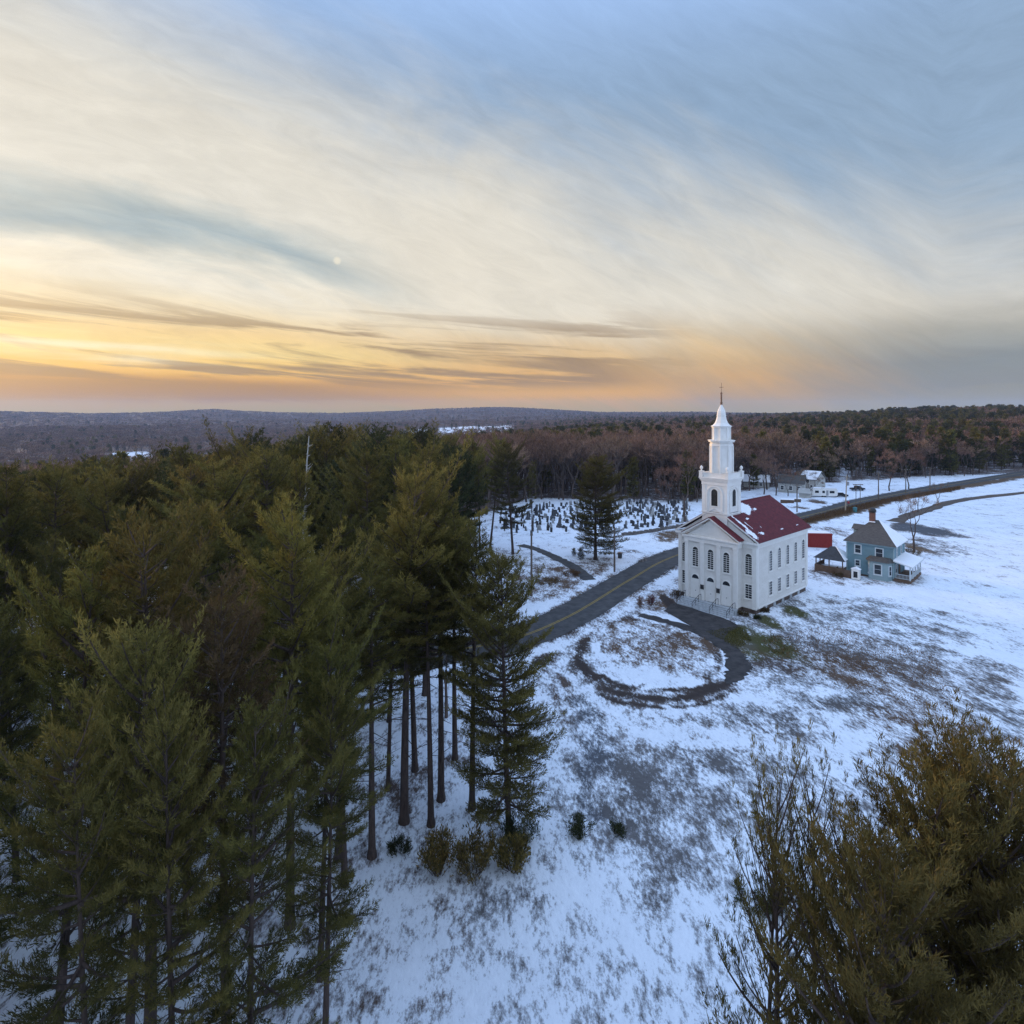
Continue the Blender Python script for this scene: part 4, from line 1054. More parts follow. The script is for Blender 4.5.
ws = at(856, 579); wsh = empty('shelter', ws, hrot - 0.05); tag(wsh, 'tiny white wooden shelter with dark opening in front of blue house', 'shelter')
mb = MB(); mb.box(-0.62, -0.35, -0.35, 0.35, 0.0, 1.75); mb.box(0.35, 0.62, -0.35, 0.35, 0.0, 1.75); mb.box(-0.35, 0.35, -0.35, 0.35, 1.35, 1.75); mb.box(-0.35, 0.35, -0.35, 0.35, 0, 0.25); mb.build('frame', M['white_trim'], wsh)
mb = MB(); mb.box(-0.35, 0.35, -0.1, 0.3, 0.25, 1.35); mb.build('back_panel', M['black_iron'], wsh)
mb = MB(); mb.extrude([(-0.75, 1.752), (0.75, 1.752), (0, 2.1)], 'y', -0.45, 0.45); mb.build('roof', M['snow_cap'], wsh)

# ------------------------------------------------------------------ far houses, trailer, cars, poles
def gable_house(name, loc, rz, w, d, h, rh, label, wall, roofm, wins=(), chim=False, snow=True):
    e_ = empty(name, loc, rz); tag(e_, label, 'house')
    mb = MB(); mb.extrude([(0, -0.5), (d, -0.5), (d, h), (d / 2, h + rh - 0.1), (0, h)], 'x', 0, w); mb.build('wall', wall, e_)
    def slab(mb, dz, th, inset=0.0):
        for s in (0, 1):
            y0 = -0.4 if s == 0 else d + 0.4
            zz = h - 0.4 * rh / (d / 2) + 0.03
            vs = [(-0.4 + inset, y0, zz + dz), (w + 0.4 - inset, y0, zz + dz), (w + 0.4 - inset, d / 2, h + rh + dz), (-0.4 + inset, d / 2, h + rh + dz)]
            vs += [(x, y, z + th) for x, y, z in vs]
            mb.add(vs, [(3, 2, 1, 0), (4, 5, 6, 7), (0, 1, 5, 4), (1, 2, 6, 5), (2, 3, 7, 6), (3, 0, 4, 7)])
    mb = MB(); slab(mb, 0, 0.15); rf = mb.build('roof', roofm, e_)
    if snow: mb = MB(); slab(mb, 0.155, 0.12, 0.06); mb.build('snow_cover', M['snow_cap'], rf)
    if chim: mb = MB(); mb.box(w * 0.6, w * 0.6 + 0.7, d * 0.5 - 0.35, d * 0.5 + 0.35, h + 0.5, h + rh + 1.1); mb.build('chimney', M['brick'], rf)
    for (x, z0, z1, ww) in wins: window(e_, x, 0, 0, ww, z0, z1, bars=1, mull=1, fw=0.14)
    return e_
gable_house('house', at(778, 492), R(-32), 8.5, 6.5, 3.6, 2.6, 'pale grey house with bare brown roof among trees across the road', M['grey_siding'], M['grey_shingle'], [(1.4, 1.0, 2.4, 1.0), (4.2, 1.0, 2.4, 1.0), (6.9, 1.0, 2.4, 1.0)], True, False)
gable_house('house', at(800, 490.5), R(-55), 6.0, 6.5, 4.6, 2.6, 'tall grey gabled house with patchy snow roof behind a bare tree', M['grey_siding'], M['grey_shingle'], [(1.5, 1.0, 2.4, 0.9), (4.3, 1.0, 2.4, 0.9), (3.0, 3.2, 4.3, 0.9)], False, True)
gable_house('house', at(744, 487.5), R(-20), 9.0, 6.0, 2.4, 2.2, 'low house with snow covered roof half hidden behind the steeple', M['grey_siding'], M['grey_shingle'], [(2, 0.9, 1.9, 1.0), (6, 0.9, 1.9, 1.0)], False, True)
gable_house('garage', at(799, 497.5), R(-35), 3.4, 4.0, 1.7, 1.2, 'small pale gabled outbuilding at the foot of the bare roadside tree', M['grey_siding'], M['grey_siding'], [], False, False)['category'] = 'outbuilding'

tl = at(812.5, 497.2); tr_ = empty('camper_trailer', tl, R(-12)); tag(tr_, 'long white camper trailer parked in the snow across the road', 'trailer')
mb = MB(); mb.extrude([(0.0, 0.55), (7.6, 0.55), (7.9, 0.9), (7.9, 2.6), (7.5, 3.05), (0.5, 3.1), (0.0, 2.7), (-0.15, 1.5)], 'y', 0, 2.4); mb.build('body', M['white_trim'], tr_)
for (x0, x1) in ((0.8, 2.0), (3.1, 3.9), (5.4, 6.9)): mb = MB(); mb.box(x0, x1, -0.02, 0.02, 1.5, 2.3); mb.build('window', M['dark_glass'], tr_)
mb = MB(); mb.box(4.3, 5.0, -0.03, 0.02, 0.65, 2.45); mb.build('door', M['grey_metal'], tr_)
for x in (3.2, 4.0): mb = MB(); mb.add(*(lambda v: (v, [tuple(range(16)), tuple(range(31, 15, -1))] + [(k, 16 + k, 16 + (k + 1) % 16, (k + 1) % 16) for k in range(16)]))([(x + 0.35 * math.cos(k * math.pi / 8), 0.02, 0.35 + 0.35 * math.sin(k * math.pi / 8)) for k in range(16)] + [(x + 0.35 * math.cos(k * math.pi / 8), 0.25, 0.35 + 0.35 * math.sin(k * math.pi / 8)) for k in range(16)])); mb.build('wheel', M['tyre'], tr_)
mb = MB(); mb.box(0.3, 7.6, 0.1, 2.3, 3.11, 3.2); mb.build('snow_cover', M['snow_cap'], tr_)

def car(loc, rz, label, paint, pickup=False, snow=False):
    e_ = empty('parked_car', loc, rz); tag(e_, label, 'car')
    if pickup: prof = [(-2.6, 0.4), (2.5, 0.4), (2.55, 0.95), (1.2, 1.05), (0.7, 1.7), (-0.7, 1.72), (-0.8, 1.05), (-2.6, 1.0)]
    else: prof = [(-2.2, 0.35), (2.2, 0.35), (2.25, 0.8), (1.2, 0.95), (0.55, 1.5), (-1.2, 1.52), (-2.0, 1.0), (-2.25, 0.85)]
    mb = MB(); mb.extrude(prof, 'y', -0.88, 0.88); mb.build('body', paint, e_)
    gx = (-0.6, 0.6) if pickup else (-1.3, 0.55)
    for s in (-1, 1): mb = MB(); mb.extrude([(gx[0], 1.05), (gx[1] + 0.3, 1.05), (gx[1], 1.42), (gx[0] + 0.15, 1.45)], 'y', s * 0.885, s * 0.86); mb.build('window', M['dark_glass'], e_)
    for x in (-1.4, 1.4):
        for s in (-1, 1):
            mb = MB(); ring_ = [(x + 0.34 * math.cos(k * math.pi / 8), 0.34 + 0.34 * math.sin(k * math.pi / 8)) for k in range(16)]
            mb.extrude(ring_, 'y', s * 0.92, s * 0.70); mb.build('wheel', M['tyre'], e_)
    if snow: mb = MB(); mb.box(-1.1, 0.5, -0.75, 0.75, 1.53, 1.63); mb.build('snow_cover', M['snow_cap'], e_)
    return e_
car(at(840.5, 496.8), R(-10), 'black car with snow on its roof parked beside white trailer', M['car_black'], snow=True)
car(at(857.5, 490.5), R(8), 'dark pickup truck parked alone in the snow across the road', M['car_black'], True)

pg = 'utility poles along the far road'
def pole(base, top_px, label, mat, arm=True, lean=0.0, tf=False, arm2=False, group=pg):
    h = CAM_H - base.z - (top_px - HY) / F * base.y - 0 + 0
    p = empty('utility_pole', base); tag(p, label, 'utility pole', group)
    mb = MB(); mb.tube([(0, 0, -0.5), (lean * 0.5, 0, h * 0.5), (lean, 0, h)], [0.19, 0.16, 0.13], n=8); mb.build('post', mat, p)
    if arm:
        ax = Vector((0.82, -0.57, 0)) if not arm2 else Vector((1, 0, 0)); a = Vector((lean, 0, h - 0.5))
        mb = MB(); mb.tube([a - ax * 1.3, a + ax * 1.3], 0.09, n=4); mb.tube([a - ax * 0.6 + Vector((0, 0, 0)), a - Vector((0, 0, 0.6))], 0.04, n=4); mb.tube([a + ax * 0.6, a - Vector((0, 0, 0.6))], 0.04, n=4)
        ca = mb.build('crossarm', M['pole_wood'], p)
        for s in (-1.15, -0.45, 0.45, 1.15):
            mb = MB(); q = a + ax * s; mb.lathe([(0.05, q.z + 0.06), (0.09, q.z + 0.14), (0.06, q.z + 0.28)], q.x, q.y, 6); mb.build('insulator', M['stone_pale'], ca)
    if tf: mb = MB(); mb.lathe([(0.05, h - 2.9), (0.3, h - 2.85), (0.3, h - 1.8), (0.05, h - 1.75)], lean + 0.1, -0.42, 10); mb.build('transformer', M['grey_metal'], p)
    return p
pole(at(845.2, 512), 475.5, 'leaning utility pole painted orange-lit with transformer nearest the brown bank', M['lit_pole'], True, 0.5, True)
pole(at(878.5, 499.5), 472, 'slim utility pole at the road edge left of the dark tree trunk', M['pole_wood'])
pole(at(905.8, 492.5), 468.5, 'taller utility pole with wide crossarm right of the dark tree trunk', M['pole_wood'])
pole(at(930, 489), 467, 'rightmost utility pole on the far road before the woods', M['pole_wood'])
pole(at(797, 512), 483.5, 'utility pole rising just behind the red church roof', M['pole_wood'])
pole(at(614.5, 571.8), 527, 'plain grey wooden pole at the road edge near the lone pine', M['pole_wood'], False)
pole(at(531.5, 596), 533, 'thin grey wooden pole rising from rough grass left of road', M['pole_wood'], False)

b0 = at(856, 506.5); fr = empty('sign_frame', b0); tag(fr, 'two legged wooden sign frame with top beam at the road edge', 'sign frame')
for dx in (0, 1.3): mb = MB(); mb.tube([(dx, 0, -0.3), (dx, 0, 6.9)], 0.1, n=6); mb.build('post', M['pole_wood'], fr)
mb = MB(); mb.box(-0.9, 2.2, -0.09, 0.09, 6.6, 6.85); mb.build('beam', M['pole_wood'], fr)

b0 = at(855, 512); ub = empty('utility_box', b0, R(-35)); tag(ub, 'small teal metal utility box on the dry brown bank', 'utility box')
mb = MB(); mb.box(-0.5, 0.5, -0.4, 0.4, 0.0, 1.25); mb.build('cabinet', M['teal_paint'], ub)
mb = MB(); mb.add([(-0.56, -0.46, 1.253), (0.56, -0.46, 1.253), (0.56, 0.46, 1.253), (-0.56, 0.46, 1.253), (0, -0.46, 1.42), (0, 0.46, 1.42)], [(0, 4, 5, 3), (1, 2, 5, 4), (0, 1, 4), (2, 3, 5), (3, 2, 1, 0)]); mb.build('lid', M['teal_paint'], ub)
b0 = at(848.5, 506.5); mbx = empty('mailbox', b0, R(-30)); tag(mbx, 'red mailbox on a short post by the leaning pole', 'mailbox')
mb = MB(); mb.box(-0.07, 0.07, -0.07, 0.07, -0.2, 0.95); mb.build('post', M['pole_wood'], mbx)
mb = MB(); mb.extrude([(-0.3, 0.952), (0.3, 0.952), (0.3, 1.3), (0.2, 1.5), (0, 1.56), (-0.2, 1.5), (-0.3, 1.3)], 'y', -0.5, 0.5); mb.build('box', M['red_paint'], mbx)

b0 = at(620, 558); bn = empty('trash_barrel', b0); tag(bn, 'dark barrel with snow on its lid standing right of the lone pine', 'barrel')
mb = MB(); mb.lathe([(0.36, -0.05), (0.42, 0.1), (0.42, 0.45), (0.44, 0.5), (0.42, 0.55), (0.42, 1.0), (0.4, 1.02)], 0, 0, 14); mb.build('drum', M['stone_dark'], bn)
mb = MB(); mb.lathe([(0.44, 1.022), (0.44, 1.1), (0.2, 1.16)], 0, 0, 14); mb.build('lid', M['rust_iron'], bn)
for (px, py, lb) in ((641.5, 561.8, 'knee high dark boulder by the road shoulder, left of a smaller one'), (644.5, 560.6, 'smaller dark boulder by the road shoulder')):
    mb = MB(); n = 12
    rs_ = random.Random(px); mb.lathe([(0.3, -0.2), (0.45 + rs_.random() * .1, 0.05), (0.4, 0.3), (0.25, 0.5), (0.08, 0.58)], 0, 0, 9)
    mb.v = [(v[0] * (1 + 0.25 * math.sin(v[1] * 9 + v[2] * 5)), v[1] * (1 + 0.2 * math.sin(v[0] * 7 + 1)), v[2] * (0.8 + 0.2 * math.sin(v[0] * 6))) for v in mb.v]
    o = mb.build('boulder', M['field_stone']); o.location = at(px, py); tag(o, lb, 'boulder')
# snow-capped wood piles by the far houses
for i, (px, py, rz, lb) in enumerate(((784, 503, -20, 'leftmost snow capped log pile below the grey house'), (790.5, 503.2, -26, 'middle snow capped log pile below the grey house'), (797.5, 502.2, -24, 'rightmost snow capped log pile below the grey house'))):
    e_ = empty('log_pile', at(px, py), R(rz)); tag(e_, lb, 'log pile', 'snowy log piles')
    mb = MB()
    for a in range(5):
        for c in range(4 - (a > 2)): mb.tube([(-1.0, -0.5 + c * 0.33 + 0.15 * (a % 2), 0.12 + a * 0.22), (1.0, -0.5 + c * 0.33 + 0.15 * (a % 2), 0.12 + a * 0.22)], 0.15, n=7)
    mb.build('log_stack', M['brown_boards'], e_)
    mb = MB(); mb.extrude([(-0.65, 1.12), (0.65, 1.12), (0.5, 1.32), (0, 1.42), (-0.5, 1.32)], 'x', -1.1, 1.1); mb.build('snow_cover', M['snow_cap'], e_)

# ------------------------------------------------------------------ cemetery
def stone_mesh(kind, seed):
    rs_ = random.Random(seed); mb = MB()
    if kind == 'round':
        w, h, t = 0.62, 1.15, 0.14; mb.extrude(arch_poly(w, 0.1, h, 8), 'y', -t / 2, t / 2); mb.box(-w / 2 - 0.1, w / 2 + 0.1, -0.2, 0.2, -0.2, 0.1)
    elif kind == 'block':
        mb.box(-0.62, 0.62, -0.25, 0.25, -0.2, 0.25); mb.extrude([(-0.5, 0.25), (0.5, 0.25), (0.5, 0.95), (0.25, 1.06), (-0.25, 1.06), (-0.5, 0.95)], 'y', -0.17, 0.17)
    elif kind == 'slab':
        mb.box(-0.36, 0.36, -0.07, 0.07, -0.2, 1.3)
    elif kind == 'obelisk':
        mb.box(-0.5, 0.5, -0.5, 0.5, -0.2, 0.35); mb.box(-0.38, 0.38, -0.38, 0.38, 0.35, 0.75)
        mb.add([(-.27, -.27, .75), (.27, -.27, .75), (.27, .27, .75), (-.27, .27, .75), (-.18, -.18, 2.2), (.18, -.18, 2.2), (.18, .18, 2.2), (-.18, .18, 2.2), (0, 0, 2.5)], [(0, 1, 5, 4), (1, 2, 6, 5), (2, 3, 7, 6), (3, 0, 4, 7), (4, 5, 8), (5, 6, 8), (6, 7, 8), (7, 4, 8)])
    else:
        mb.box(-0.4, 0.4, -0.3, 0.3, -0.2, 0.3); mb.box(-0.1, 0.1, -0.1, 0.1, 0.3, 1.7); mb.box(-0.38, 0.38, -0.09, 0.09, 1.1, 1.3)
    return mb
GK = {'round': ('round topped dark headstone', 'stone_dark'), 'block': ('squat dark granite headstone on a base', 'stone_dark'), 'slab': ('thin upright slate headstone', 'stone_dark'), 'obelisk': ('tall grey obelisk monument', 'stone_dark'), 'cross': ('dark stone cross on a plinth', 'stone_dark')}
gmesh = {}
for k in GK:
    gmesh[k, 0] = stone_mesh(k, 1).mesh('headstone_' + k, M['stone_dark']); gmesh[k, 1] = stone_mesh(k, 1).mesh('headstone_' + k, M['stone_pale'])
rg2 = random.Random(11)
cpoly = [tuple(p) for p in pts_xy([(602, 531), (650, 530.5), (690, 522), (690, 503.5), (640, 502.5), (600, 503), (560, 505), (535, 508), (500, 512), (500, 532), (530, 536), (548, 533), (575, 531)])]
gdir = np.array([0.62, 0.78]); gn = np.array([0.78, -0.62])
spots = []
for i in range(-60, 60):
    for j in range(-60, 60):
        p = np.array([18, 160]) + gn * (i * 2.05 + rg2.uniform(-.5, .5)) + gdir * (j * 3.1 + rg2.uniform(-.8, .8))
        if rg2.random() < 0.2: continue
        if in_poly(np.array([p[0]]), np.array([p[1]]), cpoly)[0]: spots.append((math.hypot(*p), p))
spots.sort(key=lambda q: q[0])
if len(spots) > 285:
    keep = sorted(rg2.sample(range(len(spots)), 285)); spots = [spots[i] for i in keep]
for d_, p in spots:
    k = rg2.choices(['round', 'block', 'slab', 'obelisk', 'cross'], [30, 26, 24, 14, 4])[0]
    pale = 1 if rg2.random() < 0.24 else 0
    o = link('headstone', gmesh[k, pale]); s = rg2.uniform(0.55, 1.15)
    o.location = (p[0], p[1], float(terrain(p[0], p[1]))); o.rotation_euler = (R(rg2.gauss(0, 4)), R(rg2.gauss(0, 4.5)), math.atan2(gn[1], gn[0]) + rg2.gauss(0, 0.16)); o.scale = (s, s, s * rg2.uniform(0.9, 1.25))
    px = 512 + F * p[0] / p[1]
    where = 'behind the lone pine' if px < 600 else 'between lone pine and church'
    lb = GK[k][0] if not pale else GK[k][0].replace('dark ', '').replace('grey ', '').replace('slate ', '') + ' of pale stone'
    tag(o, f'{lb} {where}', 'headstone', f'{"pale" if pale else "dark"} {k} headstones {where}')
wp = smooth_path([tuple(p) for p in pts_xy([(622, 535.5), (645, 533), (668, 529), (690, 525.5)])], 10)
mb = MB()
for i in range(len(wp) - 1):
    a = wp[i]; b2 = wp[i + 1]; l = np.linalg.norm(b2 - a); an = math.atan2(b2[1] - a[1], b2[0] - a[0])
    mb.box(0, l * 1.01, -0.28 - 0.03 * (i % 3), 0.28 + 0.03 * (i % 2), -0.2, 0.62 + 0.1 * math.sin(i * 2.7), mat=Matrix.Translation((a[0], a[1], 0)) @ Matrix.Rotation(an, 4, 'Z'))
tag(mb.build('stone_wall', M['field_stone']), 'low fieldstone wall along the road side of the cemetery', 'wall')
# ------------------------------------------------------------------ trees
PINE = [pine_proto('pine_a', 1, 22, 0.47, 5.6), pine_proto('pine_b', 2, 22, 0.34, 5.6), pine_proto('pine_c', 3, 22, 0.54, 5.0),
        pine_proto('pine_d', 4, 22, 0.34, 5.4, mat='sunlit_needles'), pine_proto('pine_e', 5, 22, 0.26, 6.2, prof=0.55, gap=0.3), pine_proto('pine_f', 6, 22, 0.50, 5.6, lean=0.02)]
PINE_SUNLIT = pine_proto('pine_sunlit', 11, 22, 0.50, 5.6, mat='sunlit_needles', upright=0.12)
PINE_RUST = pine_proto('pine_rust', 12, 22, 0.36, 4.6, mat='brown_leaves', dense=0.8)
PINE_LOW = pine_proto('pine_low', 8, 18, 0.10, 5.3, mat='olive_needles', prof=0.5, droop=0.04, whorl=0.72, gap=0.08, tip=0.15)      # boughs down to the snow
PINE_OPEN = pine_proto('pine_open', 9, 22, 0.45, 3.4, dense=0.7, whorl=1.0)
YOUNG = [pine_proto('young_a', 21, 15, 0.5, 2.5, upright=0.55, mat='sunlit_needles', whorl=0.75, gap=0.1, prof=0.5, detail=1.3, blade=0.6, nbl=16, tip=0.45, tup=0.7, spread=0.36), pine_proto('young_b', 22, 15, 0.55, 2.3, upright=0.7, mat='olive_needles', whorl=0.9, prof=0.45, dense=0.6, detail=1.2, blade=0.6, nbl=16, tip=0.62, tup=0.8, spread=0.34),
         pine_proto('young_c', 23, 15, 0.35, 3.2, upright=0.4, mat='olive_needles', whorl=0.6, prof=0.55, detail=1.4, blade=0.6, nbl=16, tip=0.3, tup=0.6, spread=0.38)]
PINE_MID = [pine_proto('pine_mid_a', 31, 20, 0.38, 5.0, detail=0.6, blade=1.5), pine_proto('pine_mid_b', 32, 20, 0.30, 4.8, detail=0.6, blade=1.5, mat='dark_needles'), pine_proto('pine_mid_c', 33, 20, 0.45, 5.2, detail=0.6, blade=1.5)]
PINE_FAR = [pine_proto('pine_far_a', 41, 17, 0.2, 3.6, detail=0.25, blade=3.0, single=True, mat='dark_needles'), pine_proto('pine_far_b', 42, 17, 0.15, 3.2, detail=0.25, blade=3.0, single=True)]
BARE_NEAR = [bare_proto('maple_a', 51, 17, spread=0.5, twigs=12, levels=6, twig_w=0.05, fork=0.22), bare_proto('maple_b', 52, 12, twigs=14, levels=5, twig_w=0.04, fork=0.2)]
OAK = [bare_proto('oak_a', 55, 14, twigs=4, levels=6, twigm='brown_leaves', leafn=24, fork=0.34, spread=0.36), bare_proto('oak_b', 56, 13, twigs=4, levels=6, twigm='brown_leaves', leafn=20, fork=0.34, spread=0.36)]
def snag_proto(name, seed, h):
    rs = np.random.default_rng(seed); mb = MB(); zs = np.linspace(-0.5, h, 9)
    mb.tube([(0.12 * math.sin(z), 0.1 * math.cos(z * 0.7), z) for z in zs], [0.26 * (1 - max(z, 0) / h) ** 0.7 + 0.03 for z in zs], n=7)
    lm = MB()
    for _ in range(42):
        z = rs.uniform(0.45, 0.98) * h; a = rs.uniform(0, 6.28); l = rs.uniform(0.5, 2.3) * (1.25 - z / h)
        p = np.array([0.12 * math.sin(z), 0.1 * math.cos(z * 0.7), z]); q = p + np.array([math.cos(a) * l * .6, math.sin(a) * l * .6, l * 0.25]); e = p + np.array([math.cos(a) * l, math.sin(a) * l, l * rs.uniform(0.3, 0.8)])
        lm.tube([p, q, e], [0.06, 0.04, 0.015], n=4)
    return mb.mesh(name + '_trunk', M['pale_bark'], smooth=True), lm.mesh(name + '_crown', M['pale_bark'])
SNAG = snag_proto('snag', 58, 21)
BARE_MID = [bare_proto('bare_mid_%d' % k, 60 + k, 16, spread=0.40 + 0.04 * k, twigs=14, levels=4, twig_w=0.10, fork=0.34, single=True) for k in range(4)]
BARE_FAR = [bare_proto('bare_far_%d' % k, 70 + k, 15, twigs=16, levels=3, twig_w=0.26, fork=0.4, single=True) for k in range(3)]

def base_at(px, py): p = at(px, py); return p.x, p.y
def pine_px(px, py, ptop, meshes, h0, label, rz, name='pine_tree', wide=1.0, px_top=None, group=None, cat='pine tree'):
    x, y = base_at(px, py); h = CAM_H - (ptop - HY) / F * y - float(terrain(x, y))
    return put_tree(name, meshes, x, y, h / h0 * wide, rz, label, cat, group, sz=h / h0)
def pine_top(px, ptop, Y, meshes, h0, label, rz, name='pine_tree', wide=1.0, group=None, cat='pine tree'):
    x = (px - CX) / F * Y; h = CAM_H - (ptop - HY) / F * Y - float(terrain(x, Y))
    return put_tree(name, meshes, x, Y, h / h0 * wide, rz, label, cat, group, sz=h / h0)
HERO = []
lrs = random.Random(3)
def lean(o, d=1.6):
    o.rotation_euler[0] = R(lrs.gauss(0, d)); o.rotation_euler[1] = R(lrs.gauss(0, d)); return o
def hero(*a, **k):
    o = lean(pine_px(*a, **k)); HERO.append((o.location.x, o.location.y, 2.6)); return o
def herot(*a, **k):
    o = lean(pine_top(*a, **k), 2.0); HERO.append((o.location.x, o.location.y, 3.0)); return o
# the group whose bare trunks stand on open snow
hero(404, 822, 480, PINE_SUNLIT, 22, 'tallest pine of the near group, sunlit gold painted in, above open snow', 0.3, wide=1.0)
hero(431, 824, 545, PINE[2], 22, 'near pine with the straightest bare trunk, rising behind the orange shrub', 1.9, wide=0.9)
hero(441, 799, 500, PINE[5], 22, 'near pine with thin trunk just right of the straightest trunk', 2.7, wide=0.9)
hero(415, 771, 500, PINE[1], 22, 'pine behind the near group with short visible trunk at left of gap', 4.0, wide=0.85)
hero(455, 760, 520, PINE[2], 22, 'pine at the back of the near group beside the snowy gap', 5.0, wide=0.9)
hero(472, 808, 540, PINE[0], 22, 'near pine left of the low bough dark pine, trunk half hidden', 0.9, wide=0.9)
hero(509, 834, 560, PINE_LOW, 18, 'dark full pine with boughs down to the snow, rightmost of the near group', 0.0, wide=0.85)
hero(372, 856, 560, PINE_OPEN, 22, 'sparse near pine with thin trunk left of the open snow', 2.2)
hero(337, 860, 600, PINE[2], 22, 'near pine whose trunk base shows at the lower left of the snow', 3.4, wide=0.9)
hero(388, 790, 590, PINE[5], 22, 'shorter pine filling the left side of the near group', 5.7, wide=0.9)
# crowns that can be told apart in the stand
herot(150, 528, 27, PINE[3], 22, 'large pine with painted sunlit gold top at the far left of the stand', 1.0, wide=0.9)
herot(290, 512, 33, PINE[3], 22, 'pine with painted sunlit gold, pointed crown in the middle of the stand', 2.0, wide=0.85)
herot(212, 468, 52, PINE[4], 22, 'broad dark pine with layered level boughs behind the sunlit gold crowns', 0.5, wide=1.25)
herot(120, 640, 22, PINE[1], 22, 'low pine crown below the sunlit gold one at the left', 3.0, wide=0.8)
herot(250, 700, 22, PINE[4], 22, 'dark low pine crown in the lower left with snow showing beneath', 2.4, wide=0.7)
herot(345, 560, 36, PINE[1], 22, 'olive pine left of the tallest sunlit gold one', 5.5, wide=0.8)
herot(320, 640, 30, PINE[0], 22, 'mid green pine between sunlit gold crown and the open snow', 4.4, wide=0.75)
herot(55, 560, 26, PINE[4], 22, 'pine at the very edge left of the sunlit gold top', 4.9, wide=0.8)
herot(228, 590, 25, PINE_RUST, 22, 'rust brown pine crown among the green pines', 0.0, wide=0.9)
herot(325, 690, 27, PINE[4], 22, 'low broad pine at the left edge of the open snow', 1.0, wide=0.7)
herot(130, 585, 40, PINE_RUST, 22, 'rust tinged pine half hidden behind the sunlit gold pine', 2.0, wide=0.8)
herot(180, 720, 20, PINE[1], 22, 'low olive pine crown at the bottom left, right of its twin', 0.6, wide=0.65)
herot(100, 730, 19, PINE[0], 22, 'low olive pine crown at the bottom left corner', 2.6, wide=0.65)
herot(299, 436, 76, SNAG, 21, 'pale dead tree standing bare above the pine stand', 0.0, 'dead_tree', wide=0.8, cat='dead tree')
# row of pines beyond the road
hero(513, 554, 445, PINE[4], 22, 'dark pine alone left of the cemetery lane', 1.2, wide=1.0)
hero(595.5, 559, 459, PINE_LOW, 18, 'lone dark pine with snowy lower boughs in the clearing beyond the road', 2.1, wide=1.3)
hero(490, 548, 440, PINE[2], 22, 'tall pine with clear trunk just left of the dark lone one', 2.5, wide=0.8)
hero(480, 550, 448, PINE[0], 22, 'tall pine second left from the cemetery lane clearing', 0.5, wide=0.8)
hero(468, 548, 442, PINE[5], 22, 'tall pine third left from the cemetery lane clearing', 1.5, wide=0.8)
hero(532, 535, 462, PINE_OPEN, 22, 'thin ragged pine in front of the gravestones', 3.3, wide=0.7)
hero(450, 556, 436, PINE[1], 22, 'bushy pine closing the left end of the far row', 5.3, wide=0.75)
hero(365, 560, 428, PINE[4], 22, 'broad pine topping the skyline above the sunlit gold crowns', 0.1, wide=0.8)
# saplings with snow at the foot of the lone pine
for (px, py, h, lb) in ((581, 560, 2.4, 'small snowy fir sapling at the foot of lone pine'), (574, 556, 1.6, 'tiny fir sapling left of the small snowy one')):
    x, y = base_at(px, py); put_tree('fir_sapling', PINE_LOW, x, y, h / 18 * 1.6, 0.3, lb, 'sapling', sz=h / 18)

# broadleaf trees one can tell apart
x, y = base_at(685, 522); put_tree('maple_tree', BARE_NEAR[0], x, y, 1.2, 0.4, 'spreading bare maple just left of the church', 'maple tree')
HERO.append((x, y, 4))
x, y = base_at(914, 553); put_tree('bare_tree', BARE_NEAR[1], x, y, 0.85, 1.4, 'slender bare tree with brush at its foot behind the blue house', 'bare tree', sz=0.95)
x, y = base_at(810, 498); put_tree('bare_tree', BARE_NEAR[0], x, y, 0.55, 2.4, 'bare round headed tree in front of the tall grey house', 'bare tree', sz=0.6)
x, y = base_at(889.5, 491); put_tree('bare_tree', BARE_NEAR[0], x, y, 0.85, 0.9, 'thick dark trunked bare tree between two roadside poles', 'bare tree', sz=0.9)
x, y = base_at(908.5, 489); put_tree('bare_tree', BARE_NEAR[0], x, y, 0.8, 4.9, 'bare tree standing right against the tall crossarm pole', 'bare tree', sz=0.9)
for (px, py, s, lb) in ((918, 512, 0.5, 'thin bare sapling on the snow strip right of the chimney'), (900, 514, 0.35, 'smallest bare sapling on the snow strip above the house roof'), (938, 505, 0.55, 'bare sapling on the snow strip nearest the photo edge')):
    x, y = base_at(px, py); put_tree('bare_sapling', BARE_NEAR[1], x, y, s, px, lb, 'sapling')

for (px, py, s, k, lb) in ((776, 495, 0.75, 0, 'bare tree at the left gable of the pale grey house'), (788, 496, 0.6, 1, 'slim bare tree in front of the pale grey house wall'), (764, 494, 0.8, 0, 'bare tree between the snow roofed house and pale grey house'), (822, 487, 0.8, 0, 'bare tree rising behind the white camper trailer')):
    x, y = base_at(px, py); put_tree('bare_tree', BARE_NEAR[k], x, y, s, px, lb, 'bare tree')
